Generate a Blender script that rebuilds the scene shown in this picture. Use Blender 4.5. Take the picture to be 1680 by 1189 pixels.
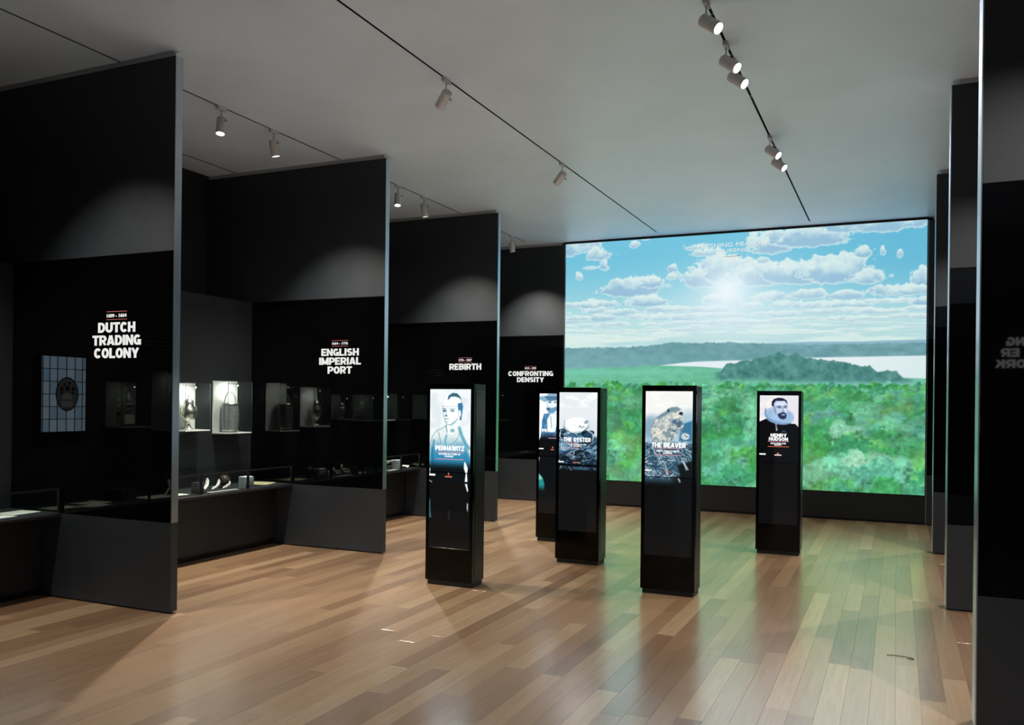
import bpy, bmesh, math, random
import numpy as np
from mathutils import Vector, Matrix, Quaternion

for o in list(bpy.data.objects):
    bpy.data.objects.remove(o, do_unlink=True)
sc = bpy.context.scene
C = sc.collection
random.seed(7)
PI = math.pi

# ------------------------------------------------------------------ camera
F_PX, YAW, ROLL, EYE = 1409.0, math.atan2(632, 1409.0), 0.0114, 1.6
cam_d = bpy.data.cameras.new('camera')
cam = bpy.data.objects.new('camera', cam_d)
C.objects.link(cam)
cam_d.sensor_fit = 'HORIZONTAL'
cam_d.sensor_width = 36.0
cam_d.lens = F_PX / 1680 * 36.0
cam_d.shift_y = 66.3 / 1680
cam_d.clip_start = 0.05
cam.matrix_world = (Matrix.Translation((0, 0, EYE)) @ Matrix.Rotation(YAW, 4, 'Z') @
                    Matrix.Rotation(PI / 2, 4, 'X') @ Matrix.Rotation(ROLL, 4, 'Z'))
sc.camera = cam

# ------------------------------------------------------------------ world, exposure
w = bpy.data.worlds.new('world')
sc.world = w
w.use_nodes = True
w.node_tree.nodes['Background'].inputs[0].default_value = (0.6, 0.7, 0.8, 1)
w.node_tree.nodes['Background'].inputs[1].default_value = 0.35  # cool fill, enters only by the added opening in the entrance wall
sc.view_settings.view_transform = 'Standard'
sc.view_settings.look = 'None'
sc.view_settings.exposure = 0.0
sc.view_settings.gamma = 1.0
sc.view_settings.use_curve_mapping = False

P_BAY = 455.0       # spots on the two bay tracks
P_HALL = 130.0       # spots on the two hall tracks
SCREEN_E = 1.06     # projection wall
KIOSK_E = 1.35      # kiosk displays

# room lines (metres): hall runs along +Y, ceiling at ZC
ZC = 4.2
XL, XR = -4.915, 0.365          # ends of the left / right partitions
XLW, XCW = -7.36, -6.68         # left wall, front of the left casework
XRW = 2.82
YS = 13.0                       # projection wall
YE = -5.0                       # entrance wall behind the camera
ZG0, ZG1, ZTOP = 0.677, 2.705, 4.155   # black glass band and panel top
TH = 0.07
LEFT_Y = [1.95, 4.79, 7.67, 10.45]
RIGHT_Y = [4.80, 7.62, 10.47]
THR = 0.20


# ------------------------------------------------------------------ helpers
def lin(c):
    return tuple((v / 255 / 12.92 if v / 255 <= 0.04045 else ((v / 255 + 0.055) / 1.055) ** 2.4) for v in c)


class MB:
    def __init__(s):
        s.v, s.f = [], []

    def add(s, vs, fs):
        n = len(s.v)
        s.v += [tuple(v) for v in vs]
        s.f += [tuple(i + n for i in f) for f in fs]
        return s

    def box(s, x0, x1, y0, y1, z0, z1, ch=0.0):
        if ch <= 0:
            vs = [(x, y, z) for z in (z0, z1) for y in (y0, y1) for x in (x0, x1)]
            return s.add(vs, [(0, 2, 3, 1), (4, 5, 7, 6), (0, 1, 5, 4), (1, 3, 7, 5), (3, 2, 6, 7), (2, 0, 4, 6)])
        bm = bmesh.new()
        bmesh.ops.create_cube(bm, size=1)
        for v in bm.verts:
            v.co = Vector(((x0 + x1) / 2 + v.co.x * (x1 - x0), (y0 + y1) / 2 + v.co.y * (y1 - y0),
                           (z0 + z1) / 2 + v.co.z * (z1 - z0)))
        bmesh.ops.bevel(bm, geom=bm.edges[:], offset=ch, segments=1, affect='EDGES')
        bm.verts.index_update()
        s.add([v.co[:] for v in bm.verts], [[v.index for v in f.verts] for f in bm.faces])
        bm.free()
        return s

    def lathe(s, prof, n=24, at=(0, 0, 0)):
        n0 = len(s.v)
        for r, z in prof:
            for k in range(n):
                a = 2 * PI * k / n
                s.v.append((at[0] + r * math.cos(a), at[1] + r * math.sin(a), at[2] + z))
        for i in range(len(prof) - 1):
            for k in range(n):
                a, b = n0 + i * n + k, n0 + i * n + (k + 1) % n
                s.f.append((a, b, b + n, a + n))
        s.f.append(tuple(n0 + k for k in range(n))[::-1])
        s.f.append(tuple(n0 + (len(prof) - 1) * n + k for k in range(n)))
        return s

    def tube(s, pts, r, n=8):
        pts = [Vector(p) for p in pts]
        rr = r if isinstance(r, (list, tuple)) else [r] * len(pts)
        n0 = len(s.v)
        up = Vector((0, 0, 1))
        for i, p in enumerate(pts):
            t = (pts[min(i + 1, len(pts) - 1)] - pts[max(i - 1, 0)]).normalized()
            if abs(t.dot(up)) > 0.95:
                up = Vector((1, 0, 0))
            a = t.cross(up).normalized()
            b = a.cross(t)
            up = b
            for k in range(n):
                th = 2 * PI * k / n
                s.v.append(tuple(p + rr[i] * (math.cos(th) * a + math.sin(th) * b)))
        for i in range(len(pts) - 1):
            for k in range(n):
                a, b = n0 + i * n + k, n0 + i * n + (k + 1) % n
                s.f.append((a, b, b + n, a + n))
        s.f.append(tuple(n0 + k for k in range(n))[::-1])
        s.f.append(tuple(n0 + (len(pts) - 1) * n + k for k in range(n)))
        return s

    def prism(s, poly, axis, a0, a1):
        n = len(poly)

        def m(p, a):
            return {'x': (a, p[0], p[1]), 'y': (p[0], a, p[1]), 'z': (p[0], p[1], a)}[axis]
        s.add([m(p, a0) for p in poly] + [m(p, a1) for p in poly],
              [tuple(range(n))[::-1], tuple(range(n, 2 * n))] +
              [(i, (i + 1) % n, (i + 1) % n + n, i + n) for i in range(n)])
        return s

    def xf(s, M):
        s.v = [tuple(M @ Vector(v)) for v in s.v]
        return s

    def build(s, name, mat, parent=None, smooth=False, loc=None):
        me = bpy.data.meshes.new(name)
        me.from_pydata(s.v, [], s.f)
        bm = bmesh.new()
        bm.from_mesh(me)
        bmesh.ops.recalc_face_normals(bm, faces=bm.faces[:])
        bm.to_mesh(me)
        bm.free()
        if smooth:
            me.polygons.foreach_set('use_smooth', [True] * len(me.polygons))
            try:
                me.set_sharp_from_angle(angle=math.radians(40))
            except Exception:
                pass
        return obj(name, me, mat, parent, loc)


def obj(name, me, mat, parent=None, loc=None):
    if mat is not None:
        me.materials.clear()
        me.materials.append(mat)
    o = bpy.data.objects.new(name, me)
    C.objects.link(o)
    if parent is not None:
        o.parent = parent
    if loc is not None:
        o.location = loc
    return o


def tag(o, label=None, cat=None, group=None, kind=None):
    if label: o['label'] = label
    if cat: o['category'] = cat
    if group: o['group'] = group
    if kind: o['kind'] = kind
    return o


def thing(name, label, cat, loc=(0, 0, 0), group=None, rz=0.0):
    o = bpy.data.objects.new(name, None)
    o.empty_display_size = 0.1
    C.objects.link(o)
    o.location = loc
    o.rotation_euler = (0, 0, rz)
    return tag(o, label, cat, group)


def box(name, mat, parent, x0, x1, y0, y1, z0, z1, ch=0.0):
    return MB().box(x0, x1, y0, y1, z0, z1, ch).build(name, mat, parent)


# ------------------------------------------------------------------ materials
def nmat(name):
    m = bpy.data.materials.new(name)
    m.use_nodes = True
    nt = m.node_tree
    nt.nodes.clear()
    out = nt.nodes.new('ShaderNodeOutputMaterial')
    return m, nt, out


def paint(name, col, rough=0.5, metal=0.0, var=0.12, scale=6.0, ior=1.5, bump=0.0, bscale=80.0, coat=0.0, stretch=None):
    """Principled surface with a little procedural colour and gloss variation."""
    m, nt, out = nmat(name)
    L = nt.links.new
    p = nt.nodes.new('ShaderNodeBsdfPrincipled')
    geo = nt.nodes.new('ShaderNodeNewGeometry')
    mp = nt.nodes.new('ShaderNodeMapping')
    mp.inputs['Scale'].default_value = stretch or (1, 1, 1)
    L(geo.outputs['Position'], mp.inputs['Vector'])
    n = nt.nodes.new('ShaderNodeTexNoise')
    n.inputs['Scale'].default_value = scale
    n.inputs['Detail'].default_value = 4
    L(mp.outputs[0], n.inputs['Vector'])
    mr = nt.nodes.new('ShaderNodeMapRange')
    mr.inputs['From Min'].default_value = 0.3
    mr.inputs['From Max'].default_value = 0.7
    mr.inputs['To Min'].default_value = 1 - var
    mr.inputs['To Max'].default_value = 1 + var
    L(n.outputs['Fac'], mr.inputs['Value'])
    hsv = nt.nodes.new('ShaderNodeHueSaturation')
    hsv.inputs['Color'].default_value = (*lin(col), 1)
    L(mr.outputs[0], hsv.inputs['Value'])
    L(hsv.outputs[0], p.inputs['Base Color'])
    mr2 = nt.nodes.new('ShaderNodeMapRange')
    mr2.inputs['To Min'].default_value = max(0.0, rough * 0.85)
    mr2.inputs['To Max'].default_value = min(1.0, rough * 1.15)
    L(n.outputs['Fac'], mr2.inputs['Value'])
    L(mr2.outputs[0], p.inputs['Roughness'])
    p.inputs['Metallic'].default_value = metal
    p.inputs['IOR'].default_value = ior
    p.inputs['Coat Weight'].default_value = coat
    if bump:
        n2 = nt.nodes.new('ShaderNodeTexNoise')
        n2.inputs['Scale'].default_value = bscale
        L(mp.outputs[0], n2.inputs['Vector'])
        b = nt.nodes.new('ShaderNodeBump')
        b.inputs['Strength'].default_value = bump
        b.inputs['Distance'].default_value = 0.002
        L(n2.outputs['Fac'], b.inputs['Height'])
        L(b.outputs[0], p.inputs['Normal'])
    L(p.outputs[0], out.inputs['Surface'])
    return m


def glow(name, col, strength, gloss=False):
    m, nt, out = nmat(name)
    e = nt.nodes.new('ShaderNodeEmission')
    e.inputs[0].default_value = (*lin(col), 1)
    e.inputs[1].default_value = strength
    nt.links.new(e.outputs[0], out.inputs['Surface'])
    return m


def picture(name, strength, gloss=0.03, ior=1.28):
    """Lit display: the painted colours glow, a thin glossy front lies on top."""
    m, nt, out = nmat(name)
    L = nt.links.new
    at = nt.nodes.new('ShaderNodeAttribute')
    at.attribute_name = 'paint'
    p = nt.nodes.new('ShaderNodeBsdfPrincipled')
    p.inputs['Base Color'].default_value = (0.004, 0.004, 0.004, 1)
    p.inputs['Roughness'].default_value = gloss
    p.inputs['IOR'].default_value = ior
    p.inputs['Emission Strength'].default_value = strength
    L(at.outputs['Color'], p.inputs['Emission Color'])
    L(p.outputs[0], out.inputs['Surface'])
    return m


def glass(name, tint=(0.93, 0.97, 0.96)):
    m, nt, out = nmat(name)
    L = nt.links.new
    fr = nt.nodes.new('ShaderNodeFresnel')
    fr.inputs['IOR'].default_value = 1.45
    tr = nt.nodes.new('ShaderNodeBsdfTransparent')
    tr.inputs[0].default_value = (*tint, 1)
    gl = nt.nodes.new('ShaderNodeBsdfGlossy')
    gl.inputs['Roughness'].default_value = 0.02
    mx = nt.nodes.new('ShaderNodeMixShader')
    geo = nt.nodes.new('ShaderNodeNewGeometry')
    k = nt.nodes.new('ShaderNodeMath'); k.operation = 'SUBTRACT'; k.use_clamp = True   # reflect on the outer faces only
    L(fr.outputs[0], k.inputs[0]); L(geo.outputs['Backfacing'], k.inputs[1])
    L(k.outputs[0], mx.inputs[0])
    L(tr.outputs[0], mx.inputs[1])
    L(gl.outputs[0], mx.inputs[2])
    L(mx.outputs[0], out.inputs['Surface'])
    return m


def wood():
    m, nt, out = nmat('oak_plank')
    L = nt.links.new
    N = nt.nodes.new
    p = N('ShaderNodeBsdfPrincipled')
    geo = N('ShaderNodeNewGeometry')
    at = N('ShaderNodeAttribute')
    at.attribute_name = 'tint'
    off = N('ShaderNodeVectorMath'); off.operation = 'SCALE'
    off.inputs[0].default_value = (37.0, 91.0, 13.0)
    L(at.outputs['Fac'], off.inputs['Scale'])
    add = N('ShaderNodeVectorMath'); add.operation = 'ADD'
    L(geo.outputs['Position'], add.inputs[0]); L(off.outputs[0], add.inputs[1])
    mp = N('ShaderNodeMapping'); mp.inputs['Scale'].default_value = (26, 1.3, 1)
    L(add.outputs[0], mp.inputs['Vector'])
    g = N('ShaderNodeTexNoise'); g.inputs['Scale'].default_value = 1.6
    g.inputs['Detail'].default_value = 8; g.inputs['Roughness'].default_value = 0.62
    g.inputs['Distortion'].default_value = 0.6
    L(mp.outputs[0], g.inputs['Vector'])
    mp2 = N('ShaderNodeMapping'); mp2.inputs['Scale'].default_value = (150, 4, 1)
    L(add.outputs[0], mp2.inputs['Vector'])
    g2 = N('ShaderNodeTexNoise'); g2.inputs['Scale'].default_value = 1.5; g2.inputs['Detail'].default_value = 3
    L(mp2.outputs[0], g2.inputs['Vector'])
    ramp = N('ShaderNodeValToRGB')
    e = ramp.color_ramp.elements
    e[0].position, e[0].color = 0.0, (*lin((122, 86, 58)), 1)
    e[1].position, e[1].color = 1.0, (*lin((216, 183, 141)), 1)
    e.new(0.35).color = (*lin((165, 125, 88)), 1)
    e.new(0.7).color = (*lin((192, 153, 112)), 1)
    # position in the ramp: plank tone + grain
    a1 = N('ShaderNodeMath'); a1.operation = 'MULTIPLY_ADD'
    a1.inputs[1].default_value = 0.62; a1.inputs[2].default_value = -0.17
    L(g.outputs['Fac'], a1.inputs[0])
    a2 = N('ShaderNodeMath'); a2.operation = 'MULTIPLY_ADD'
    a2.inputs[1].default_value = 0.62
    L(at.outputs['Fac'], a2.inputs[0]); L(a1.outputs[0], a2.inputs[2])
    a3 = N('ShaderNodeMath'); a3.operation = 'MULTIPLY_ADD'
    a3.inputs[1].default_value = 0.16
    L(g2.outputs['Fac'], a3.inputs[0]); L(a2.outputs[0], a3.inputs[2])
    L(a3.outputs[0], ramp.inputs[0])
    L(ramp.outputs[0], p.inputs['Base Color'])
    p.inputs['Roughness'].default_value = 0.36
    p.inputs['IOR'].default_value = 2.2
    p.inputs['Coat Weight'].default_value = 1.0
    p.inputs['Coat IOR'].default_value = 4.0
    n3 = N('ShaderNodeTexNoise'); n3.inputs['Scale'].default_value = 3.0; n3.inputs['Detail'].default_value = 5
    L(geo.outputs['Position'], n3.inputs['Vector'])
    mr = N('ShaderNodeMapRange')
    mr.inputs['From Min'].default_value = 0.3; mr.inputs['From Max'].default_value = 0.7
    mr.inputs['To Min'].default_value = 0.19; mr.inputs['To Max'].default_value = 0.235
    L(n3.outputs['Fac'], mr.inputs['Value'])
    L(mr.outputs[0], p.inputs['Coat Roughness'])
    b = N('ShaderNodeBump'); b.inputs['Strength'].default_value = 0.03; b.inputs['Distance'].default_value = 0.002
    L(g.outputs['Fac'], b.inputs['Height'])
    L(b.outputs[0], p.inputs['Normal'])
    L(p.outputs[0], out.inputs['Surface'])
    return m


M = dict(
    ceil=paint('ceiling_plaster', (216, 230, 246), 0.40, var=0.04, scale=1.5, bump=0.1, bscale=40, ior=1.75),
    header=paint('header_plaster', (186, 187, 190), 0.8, var=0.03),
    grey=paint('charcoal_panel', (34, 38, 43), 0.55, var=0.12, scale=3.0, bump=0.15, bscale=260),
    wallk=paint('charcoal_wall', (28, 34, 36), 0.6, var=0.12, scale=2.5, bump=0.15, bscale=200),
    dark=paint('matt_black_paint', (12, 14, 17), 0.6, var=0.15, scale=4.0),
    kick=paint('black_kick', (10, 10, 11), 0.7),
    bglass=paint('black_glass', (3, 3, 4), 0.02, var=0.1, ior=1.62),
    strip=paint('brushed_aluminium', (196, 203, 214), 0.3, metal=1.0, var=0.05, scale=20, stretch=(1, 1, 0.1)),
    kiosk=paint('kiosk_black_metal', (4, 4, 4), 0.4, var=0.15, scale=5),
    kframe=paint('kiosk_black_glass_bezel', (2, 2, 2), 0.12, var=0.1, ior=1.3),
    kside=paint('kiosk_side_panel', (16, 17, 22), 0.35, var=0.1),
    letter=glow('lettering_white', (243, 244, 240), 0.92),
    red=glow('lettering_rule_red', (214, 120, 112), 0.7),
    kwhite=glow('display_white', (255, 255, 255), 1.15),
    krule=glow('display_rule', (214, 158, 176), 0.9),
    korange=glow('display_orange', (226, 120, 84), 0.8),
    faint=paint('small_grey_lettering', (150, 152, 150), 0.6),
    track=paint('track_black', (12, 12, 12), 0.5),
    lampw=paint('lamp_white_enamel', (196, 196, 198), 0.4, var=0.04),
    steel=paint('steel', (170, 172, 175), 0.25, metal=1.0, var=0.05),
    lens=glow('lamp_lens', (255, 247, 236), 9.0),
    dimlens=paint('lamp_lens_dark', (70, 70, 72), 0.2),
    glass=glass('clear_glass'),
    silver=paint('polished_silver', (235, 232, 224), 0.3, metal=1.0, var=0.08, scale=30),
    pewter=paint('pewter', (178, 178, 182), 0.34, metal=0.5, var=0.15, scale=30),
    board=paint('white_backboard', (232, 232, 228), 0.7, var=0.03),
    gboard=paint('grey_backboard', (120, 124, 122), 0.7, var=0.05),
    paper=paint('cream_paper', (236, 232, 214), 0.8, var=0.06, scale=40),
    bone=paint('bone', (226, 222, 208), 0.6, var=0.12, scale=60, bump=0.4, bscale=120),
    parch=paint('parchment', (214, 196, 150), 0.8, var=0.1, scale=30),
    brown=paint('dark_wood_object', (60, 44, 34), 0.45, var=0.2, scale=30),
    ledc=glow('led_strip', (235, 242, 255), 14.0),
    lead=paint('lead_came', (24, 26, 28), 0.5, metal=0.6),
    wood=wood(),
    sub=paint('subfloor', (40, 28, 20), 0.9),
    fabric=paint('black_mount', (34, 36, 40), 0.8, var=0.1, scale=50),
    screen_pic=picture('projection_picture', SCREEN_E, gloss=0.45, ior=1.3),
    kiosk_pic=picture('display_picture', KIOSK_E),
)
M['wglass'] = []
for i, c in enumerate([(150, 178, 200), (160, 186, 204), (140, 172, 196), (168, 192, 206)]):
    M['wglass'].append(glow('leaded_pane_glass', c, 1.7))
M['medal'] = glow('medallion_glass', (84, 92, 88), 1.1)
M['medal2'] = glow('medallion_pale_glass', (120, 122, 122), 1.1)
M['medal3'] = glow('medallion_dark_glass', (50, 40, 38), .8)


# ------------------------------------------------------------------ lettering
def text_verts(body, w, h=None, offset=0.035, face='-y'):
    """Outlines of one line of type, centred on x, baseline at 0, scaled to w (and h)."""
    cu = bpy.data.curves.new('lettering', 'FONT')
    cu.body = body
    cu.size = 1.0
    cu.offset = offset
    cu.extrude = 0.0
    cu.space_character = 1.0 + 1.3 * max(0.0, offset)
    cu.resolution_u = 3
    o = bpy.data.objects.new('lettering_tmp', cu)
    C.objects.link(o)
    dg = bpy.context.evaluated_depsgraph_get()
    me = bpy.data.meshes.new_from_object(o.evaluated_get(dg))
    vs = np.array([v.co[:] for v in me.vertices])
    fs = [tuple(p.vertices) for p in me.polygons]
    bpy.data.objects.remove(o, do_unlink=True)
    bpy.data.curves.remove(cu)
    bpy.data.meshes.remove(me)
    lo, hi = vs.min(0), vs.max(0)
    sx = w / (hi[0] - lo[0])
    sy = sx if h is None else h / (hi[1] - lo[1])
    vs[:, 0] = (vs[:, 0] - (lo[0] + hi[0]) / 2) * sx
    vs[:, 1] = (vs[:, 1] - lo[1]) * sy
    return vs, fs


def _arc(cx, cy, rx, ry, a0, a1, n=9):
    return [(cx + rx * math.cos(math.radians(a0 + (a1 - a0) * k / n)), cy + ry * math.sin(math.radians(a0 + (a1 - a0) * k / n))) for k in range(n + 1)]


HS = .128                     # half stroke of the heavy capitals
_W = .80
_l, _r, _b, _t = HS, _W - HS, HS * .86, 1 - HS * .86
_bowl = lambda y0, y1, x: [(HS, y1), (x, y1)] + _arc(x, (y0 + y1) / 2, _r - x, (y1 - y0) / 2, 90, -90)[1:-1] + [(x, y0), (HS, y0)]
_O = _arc(_W / 2, .5, _W / 2 - HS, .5 - HS * .86, 0, 360, 24)
GLYPH = {   # advance width, centre lines of the strokes
    'A': (.86, [[(.125, 0), (.40, 1)], [(.46, 1), (.735, 0)], [(.22, .27), (.64, .27)]]),
    'B': (_W, [[(_l, 0), (_l, 1)], _bowl(.52, _t, .42), _bowl(_b, .52, .40)]),
    'C': (_W, [_arc(_W / 2, .5, _W / 2 - HS, .5 - HS * .86, 38, 322, 20)]),
    'D': (_W, [[(_l, 0), (_l, 1)], _bowl(_b, _t, .34)]),
    'E': (.70, [[(_l, 0), (_l, 1)], [(_l, _t), (.68, _t)], [(_l, .5), (.62, .5)], [(_l, _b), (.69, _b)]]),
    'F': (.68, [[(_l, 0), (_l, 1)], [(_l, _t), (.67, _t)], [(_l, .48), (.6, .48)]]),
    'G': (_W, [_arc(_W / 2, .5, _W / 2 - HS, .5 - HS * .86, 42, 330, 20), [(_r, .0), (_r, .52)], [(_r + HS, .43), (.42, .43)]]),
    'H': (_W, [[(_l, 0), (_l, 1)], [(_r, 0), (_r, 1)], [(_l, .5), (_r, .5)]]),
    'I': (.27, [[(.135, 0), (.135, 1)]]),
    'K': (.82, [[(_l, 0), (_l, 1)], [(_l, .34), (.66, 1)], [(.36, .62), (.69, 0)]]),
    'L': (.66, [[(_l, 0), (_l, 1)], [(_l, _b), (.65, _b)]]),
    'M': (1.0, [[(_l, 0), (_l, 1)], [(1 - HS, 0), (1 - HS, 1)], [(.14, 1), (.47, .1)], [(.86, 1), (.53, .1)]]),
    'N': (.82, [[(_l, 0), (_l, 1)], [(.82 - HS, 0), (.82 - HS, 1)], [(.13, 1), (.69, 0)]]),
    'O': (_W, [_O]),
    'P': (.77, [[(_l, 0), (_l, 1)], _bowl(.42, _t, .40)]),
    'R': (_W, [[(_l, 0), (_l, 1)], _bowl(.44, _t, .42), [(.38, .46), (.67, 0)]]),
    'S': (.76, [_arc(.38, .70, .25, .70 - .5 + HS * .45 - .07, 28, 270, 12)[:-1] + _arc(.38, .30, .25, .13 + HS * .45, 90, -152, 12)]),
    'T': (.74, [[(.37, 0), (.37, 1)], [(0, _t), (.74, _t)]]),
    'U': (_W, [[(_l, 1), (_l, .42)] + _arc(_W / 2, .40, _W / 2 - HS, .40 - HS * .86, 180, 360, 10) + [(_r, .42), (_r, 1)]]),
    'V': (.84, [[(.12, 1), (.41, 0)], [(.43, 0), (.72, 1)]]),
    'W': (1.2, [[(.12, 1), (.34, 0)], [(.36, 0), (.59, 1)], [(.61, 1), (.84, 0)], [(.86, 0), (1.08, 1)]]),
    'X': (.82, [[(.13, 0), (.69, 1)], [(.13, 1), (.69, 0)]]),
    'Y': (.82, [[(.12, 1), (.41, .40)], [(.70, 1), (.41, .40)], [(.41, 0), (.41, .46)]]),
    'Z': (.76, [[(.02, _t), (.74, _t)], [(.62, .86), (.14, .14)], [(.02, _b), (.74, _b)]]),
    ' ': (.30, []),
}


def heavy_verts(body, w, h):
    """One line of heavy capitals made of broad strokes, centred on x, baseline at 0."""
    vs, fs = [], []
    x = 0.0
    for ch in body:
        adv, strokes = GLYPH[ch]
        for st in strokes:
            P_ = [Vector(p) for p in st]
            closed = (P_[0] - P_[-1]).length < 1e-6
            n = len(P_)
            base = len(vs)
            for i in range(n):
                a = P_[i - 1] if i > 0 else (P_[-2] if closed else None)
                c = P_[i + 1] if i < n - 1 else (P_[1] if closed else None)
                d1 = (P_[i] - a).normalized() if a is not None else None
                d2 = (c - P_[i]).normalized() if c is not None else None
                d = ((d1 or d2) + (d2 or d1)).normalized()
                k = 1.0 / max(.5, d.dot(d2 or d1))
                nn = Vector((-d.y, d.x))
                hs = HS * (.86 + .14 * abs(d.y)) * k
                for sg in (-1, 1):
                    q = P_[i] + nn * sg * hs
                    vs.append((x + q.x, min(1, max(0, q.y)), 0))
            for i in range(n - 1):
                fs.append((base + 2 * i, base + 2 * i + 2, base + 2 * i + 3, base + 2 * i + 1))
        x += adv + .055
    vs = np.array(vs)
    lo, hi = vs.min(0), vs.max(0)
    vs[:, 0] = (vs[:, 0] - (lo[0] + hi[0]) / 2) * w / (hi[0] - lo[0])
    vs[:, 1] = vs[:, 1] * h
    return vs, fs


def lettering(body, cx, y, z, w, h, mat, parent, offset=0.035, name='lettering', depth=0.002, flip=False, italic=0.0):
    """One line of raised type standing on a face that looks to -Y (or +Y when flip)."""
    vs, fs = heavy_verts(body, w, h) if offset > .04 else text_verts(body, w, h, offset)
    sg = -1 if flip else 1
    n = len(vs)
    out = []
    for d in (depth, 0.0):
        for x, yy, _ in vs:
            out.append((cx + sg * (x + italic * yy), y - sg * d, z + yy))
    faces = list(fs) + [tuple(i + n for i in f[::-1]) for f in fs]
    from collections import Counter
    cnt = Counter()
    for f in fs:
        for a, b in zip(f, f[1:] + f[:1]):
            cnt[(a, b)] += 1
    for (a, b) in list(cnt):
        if (b, a) not in cnt:
            faces.append((a, b, b + n, a + n))
    me = bpy.data.meshes.new(name)
    me.from_pydata(out, [], faces)
    bm = bmesh.new(); bm.from_mesh(me)
    bmesh.ops.recalc_face_normals(bm, faces=bm.faces[:])
    bm.to_mesh(me); bm.free()
    return obj(name, me, mat, parent)


# ------------------------------------------------------------------ painting (screen contents only)
_rng = np.random.RandomState(5)
_TAB = _rng.rand(256, 256)


def vnoise(x, y, seed=0):
    x = x + seed * 17.31; y = y + seed * 9.77
    xi = np.floor(x).astype(int); yi = np.floor(y).astype(int)
    fx = x - xi; fy = y - yi
    fx = fx * fx * (3 - 2 * fx); fy = fy * fy * (3 - 2 * fy)
    a = _TAB[xi % 256, yi % 256]; b = _TAB[(xi + 1) % 256, yi % 256]
    c = _TAB[xi % 256, (yi + 1) % 256]; d = _TAB[(xi + 1) % 256, (yi + 1) % 256]
    return (a * (1 - fx) + b * fx) * (1 - fy) + (c * (1 - fx) + d * fx) * fy


def fbm(x, y, oct=5, seed=0):
    s = 0; a = 0.5; t = 0
    for k in range(oct):
        s = s + a * vnoise(x * 2 ** k, y * 2 ** k, seed + k * 3)
        t += a
        a *= 0.55
    return s / t


def sstep(a, b, x):
    t = np.clip((x - a) / (b - a), 0, 1)
    return t * t * (3 - 2 * t)


class Canvas:
    """A small raster in the units of the picture itself; y runs down."""
    def __init__(s, x0, y0, w, h, nx, ny, bg):
        s.nx, s.ny = nx, ny
        s.X, s.Y = np.meshgrid(np.linspace(x0, x0 + w, nx), np.linspace(y0, y0 + h, ny))
        s.px = w / (nx - 1)
        s.I = np.zeros((ny, nx, 3)) + np.array(bg, float)

    def put(s, mask, col):
        m = np.clip(mask, 0, 1)[..., None]
        s.I = s.I * (1 - m) + np.array(col, float) * m

    def ell(s, cx, cy, rx, ry, col, soft=None, rot=0.0, a=1.0):
        c, q = math.cos(rot), math.sin(rot)
        dx, dy = s.X - cx, s.Y - cy
        u, v = (c * dx + q * dy) / rx, (-q * dx + c * dy) / ry
        d = (np.sqrt(u * u + v * v) - 1) * min(rx, ry)
        so = soft or s.px
        s.put(a * sstep(so, -so, d), col)

    def polymask(s, pts, soft=None):
        so = soft or s.px
        inside = np.zeros(s.X.shape, bool)
        dist = np.full(s.X.shape, 1e9)
        n = len(pts)
        for i in range(n):
            (x1, y1), (x2, y2) = pts[i], pts[(i + 1) % n]
            if y1 != y2:
                cond = ((y1 > s.Y) != (y2 > s.Y)) & (s.X < (x2 - x1) * (s.Y - y1) / (y2 - y1) + x1)
                inside ^= cond
            dist = np.minimum(dist, s.seg(x1, y1, x2, y2))
        return sstep(so, -so, np.where(inside, -dist, dist))

    def poly(s, pts, col, soft=None, a=1.0):
        s.put(a * s.polymask(pts, soft), col)

    def seg(s, x1, y1, x2, y2):
        dx, dy = x2 - x1, y2 - y1
        t = np.clip(((s.X - x1) * dx + (s.Y - y1) * dy) / (dx * dx + dy * dy + 1e-9), 0, 1)
        return np.hypot(s.X - x1 - t * dx, s.Y - y1 - t * dy)

    def line(s, pts, wd, col, a=1.0, soft=None):
        d = np.full(s.X.shape, 1e9)
        for p, q in zip(pts, pts[1:]):
            d = np.minimum(d, s.seg(*p, *q))
        so = soft or s.px * 0.8
        s.put(a * sstep(wd / 2 + so, wd / 2 - so, d), col)

    def mesh(s, name, x0, x1, z0, z1, y):
        """Grid facing -Y whose points carry the colours."""
        nx, ny = s.nx, s.ny
        gx, gz = np.meshgrid(np.linspace(x0, x1, nx), np.linspace(z1, z0, ny))
        co = np.stack([gx, np.full_like(gx, y), gz], -1).reshape(-1, 3)
        i = np.arange(nx * ny).reshape(ny, nx)
        q = np.stack([i[1:, :-1], i[1:, 1:], i[:-1, 1:], i[:-1, :-1]], -1).reshape(-1, 4)
        me = bpy.data.meshes.new(name)
        me.vertices.add(len(co)); me.vertices.foreach_set('co', co.ravel())
        me.loops.add(q.size); me.loops.foreach_set('vertex_index', q.ravel())
        me.polygons.add(len(q))
        me.polygons.foreach_set('loop_start', np.arange(0, q.size, 4))
        me.update(calc_edges=True)
        c = np.clip(s.I, 0, 255) / 255
        c = np.where(c <= 0.04045, c / 12.92, ((c + 0.055) / 1.055) ** 2.4)
        rgba = np.concatenate([c.reshape(-1, 3), np.ones((nx * ny, 1))], 1).astype(np.float32)
        at = me.attributes.new('paint', 'FLOAT_COLOR', 'POINT')
        at.data.foreach_set('color', rgba.ravel())
        return me


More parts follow.
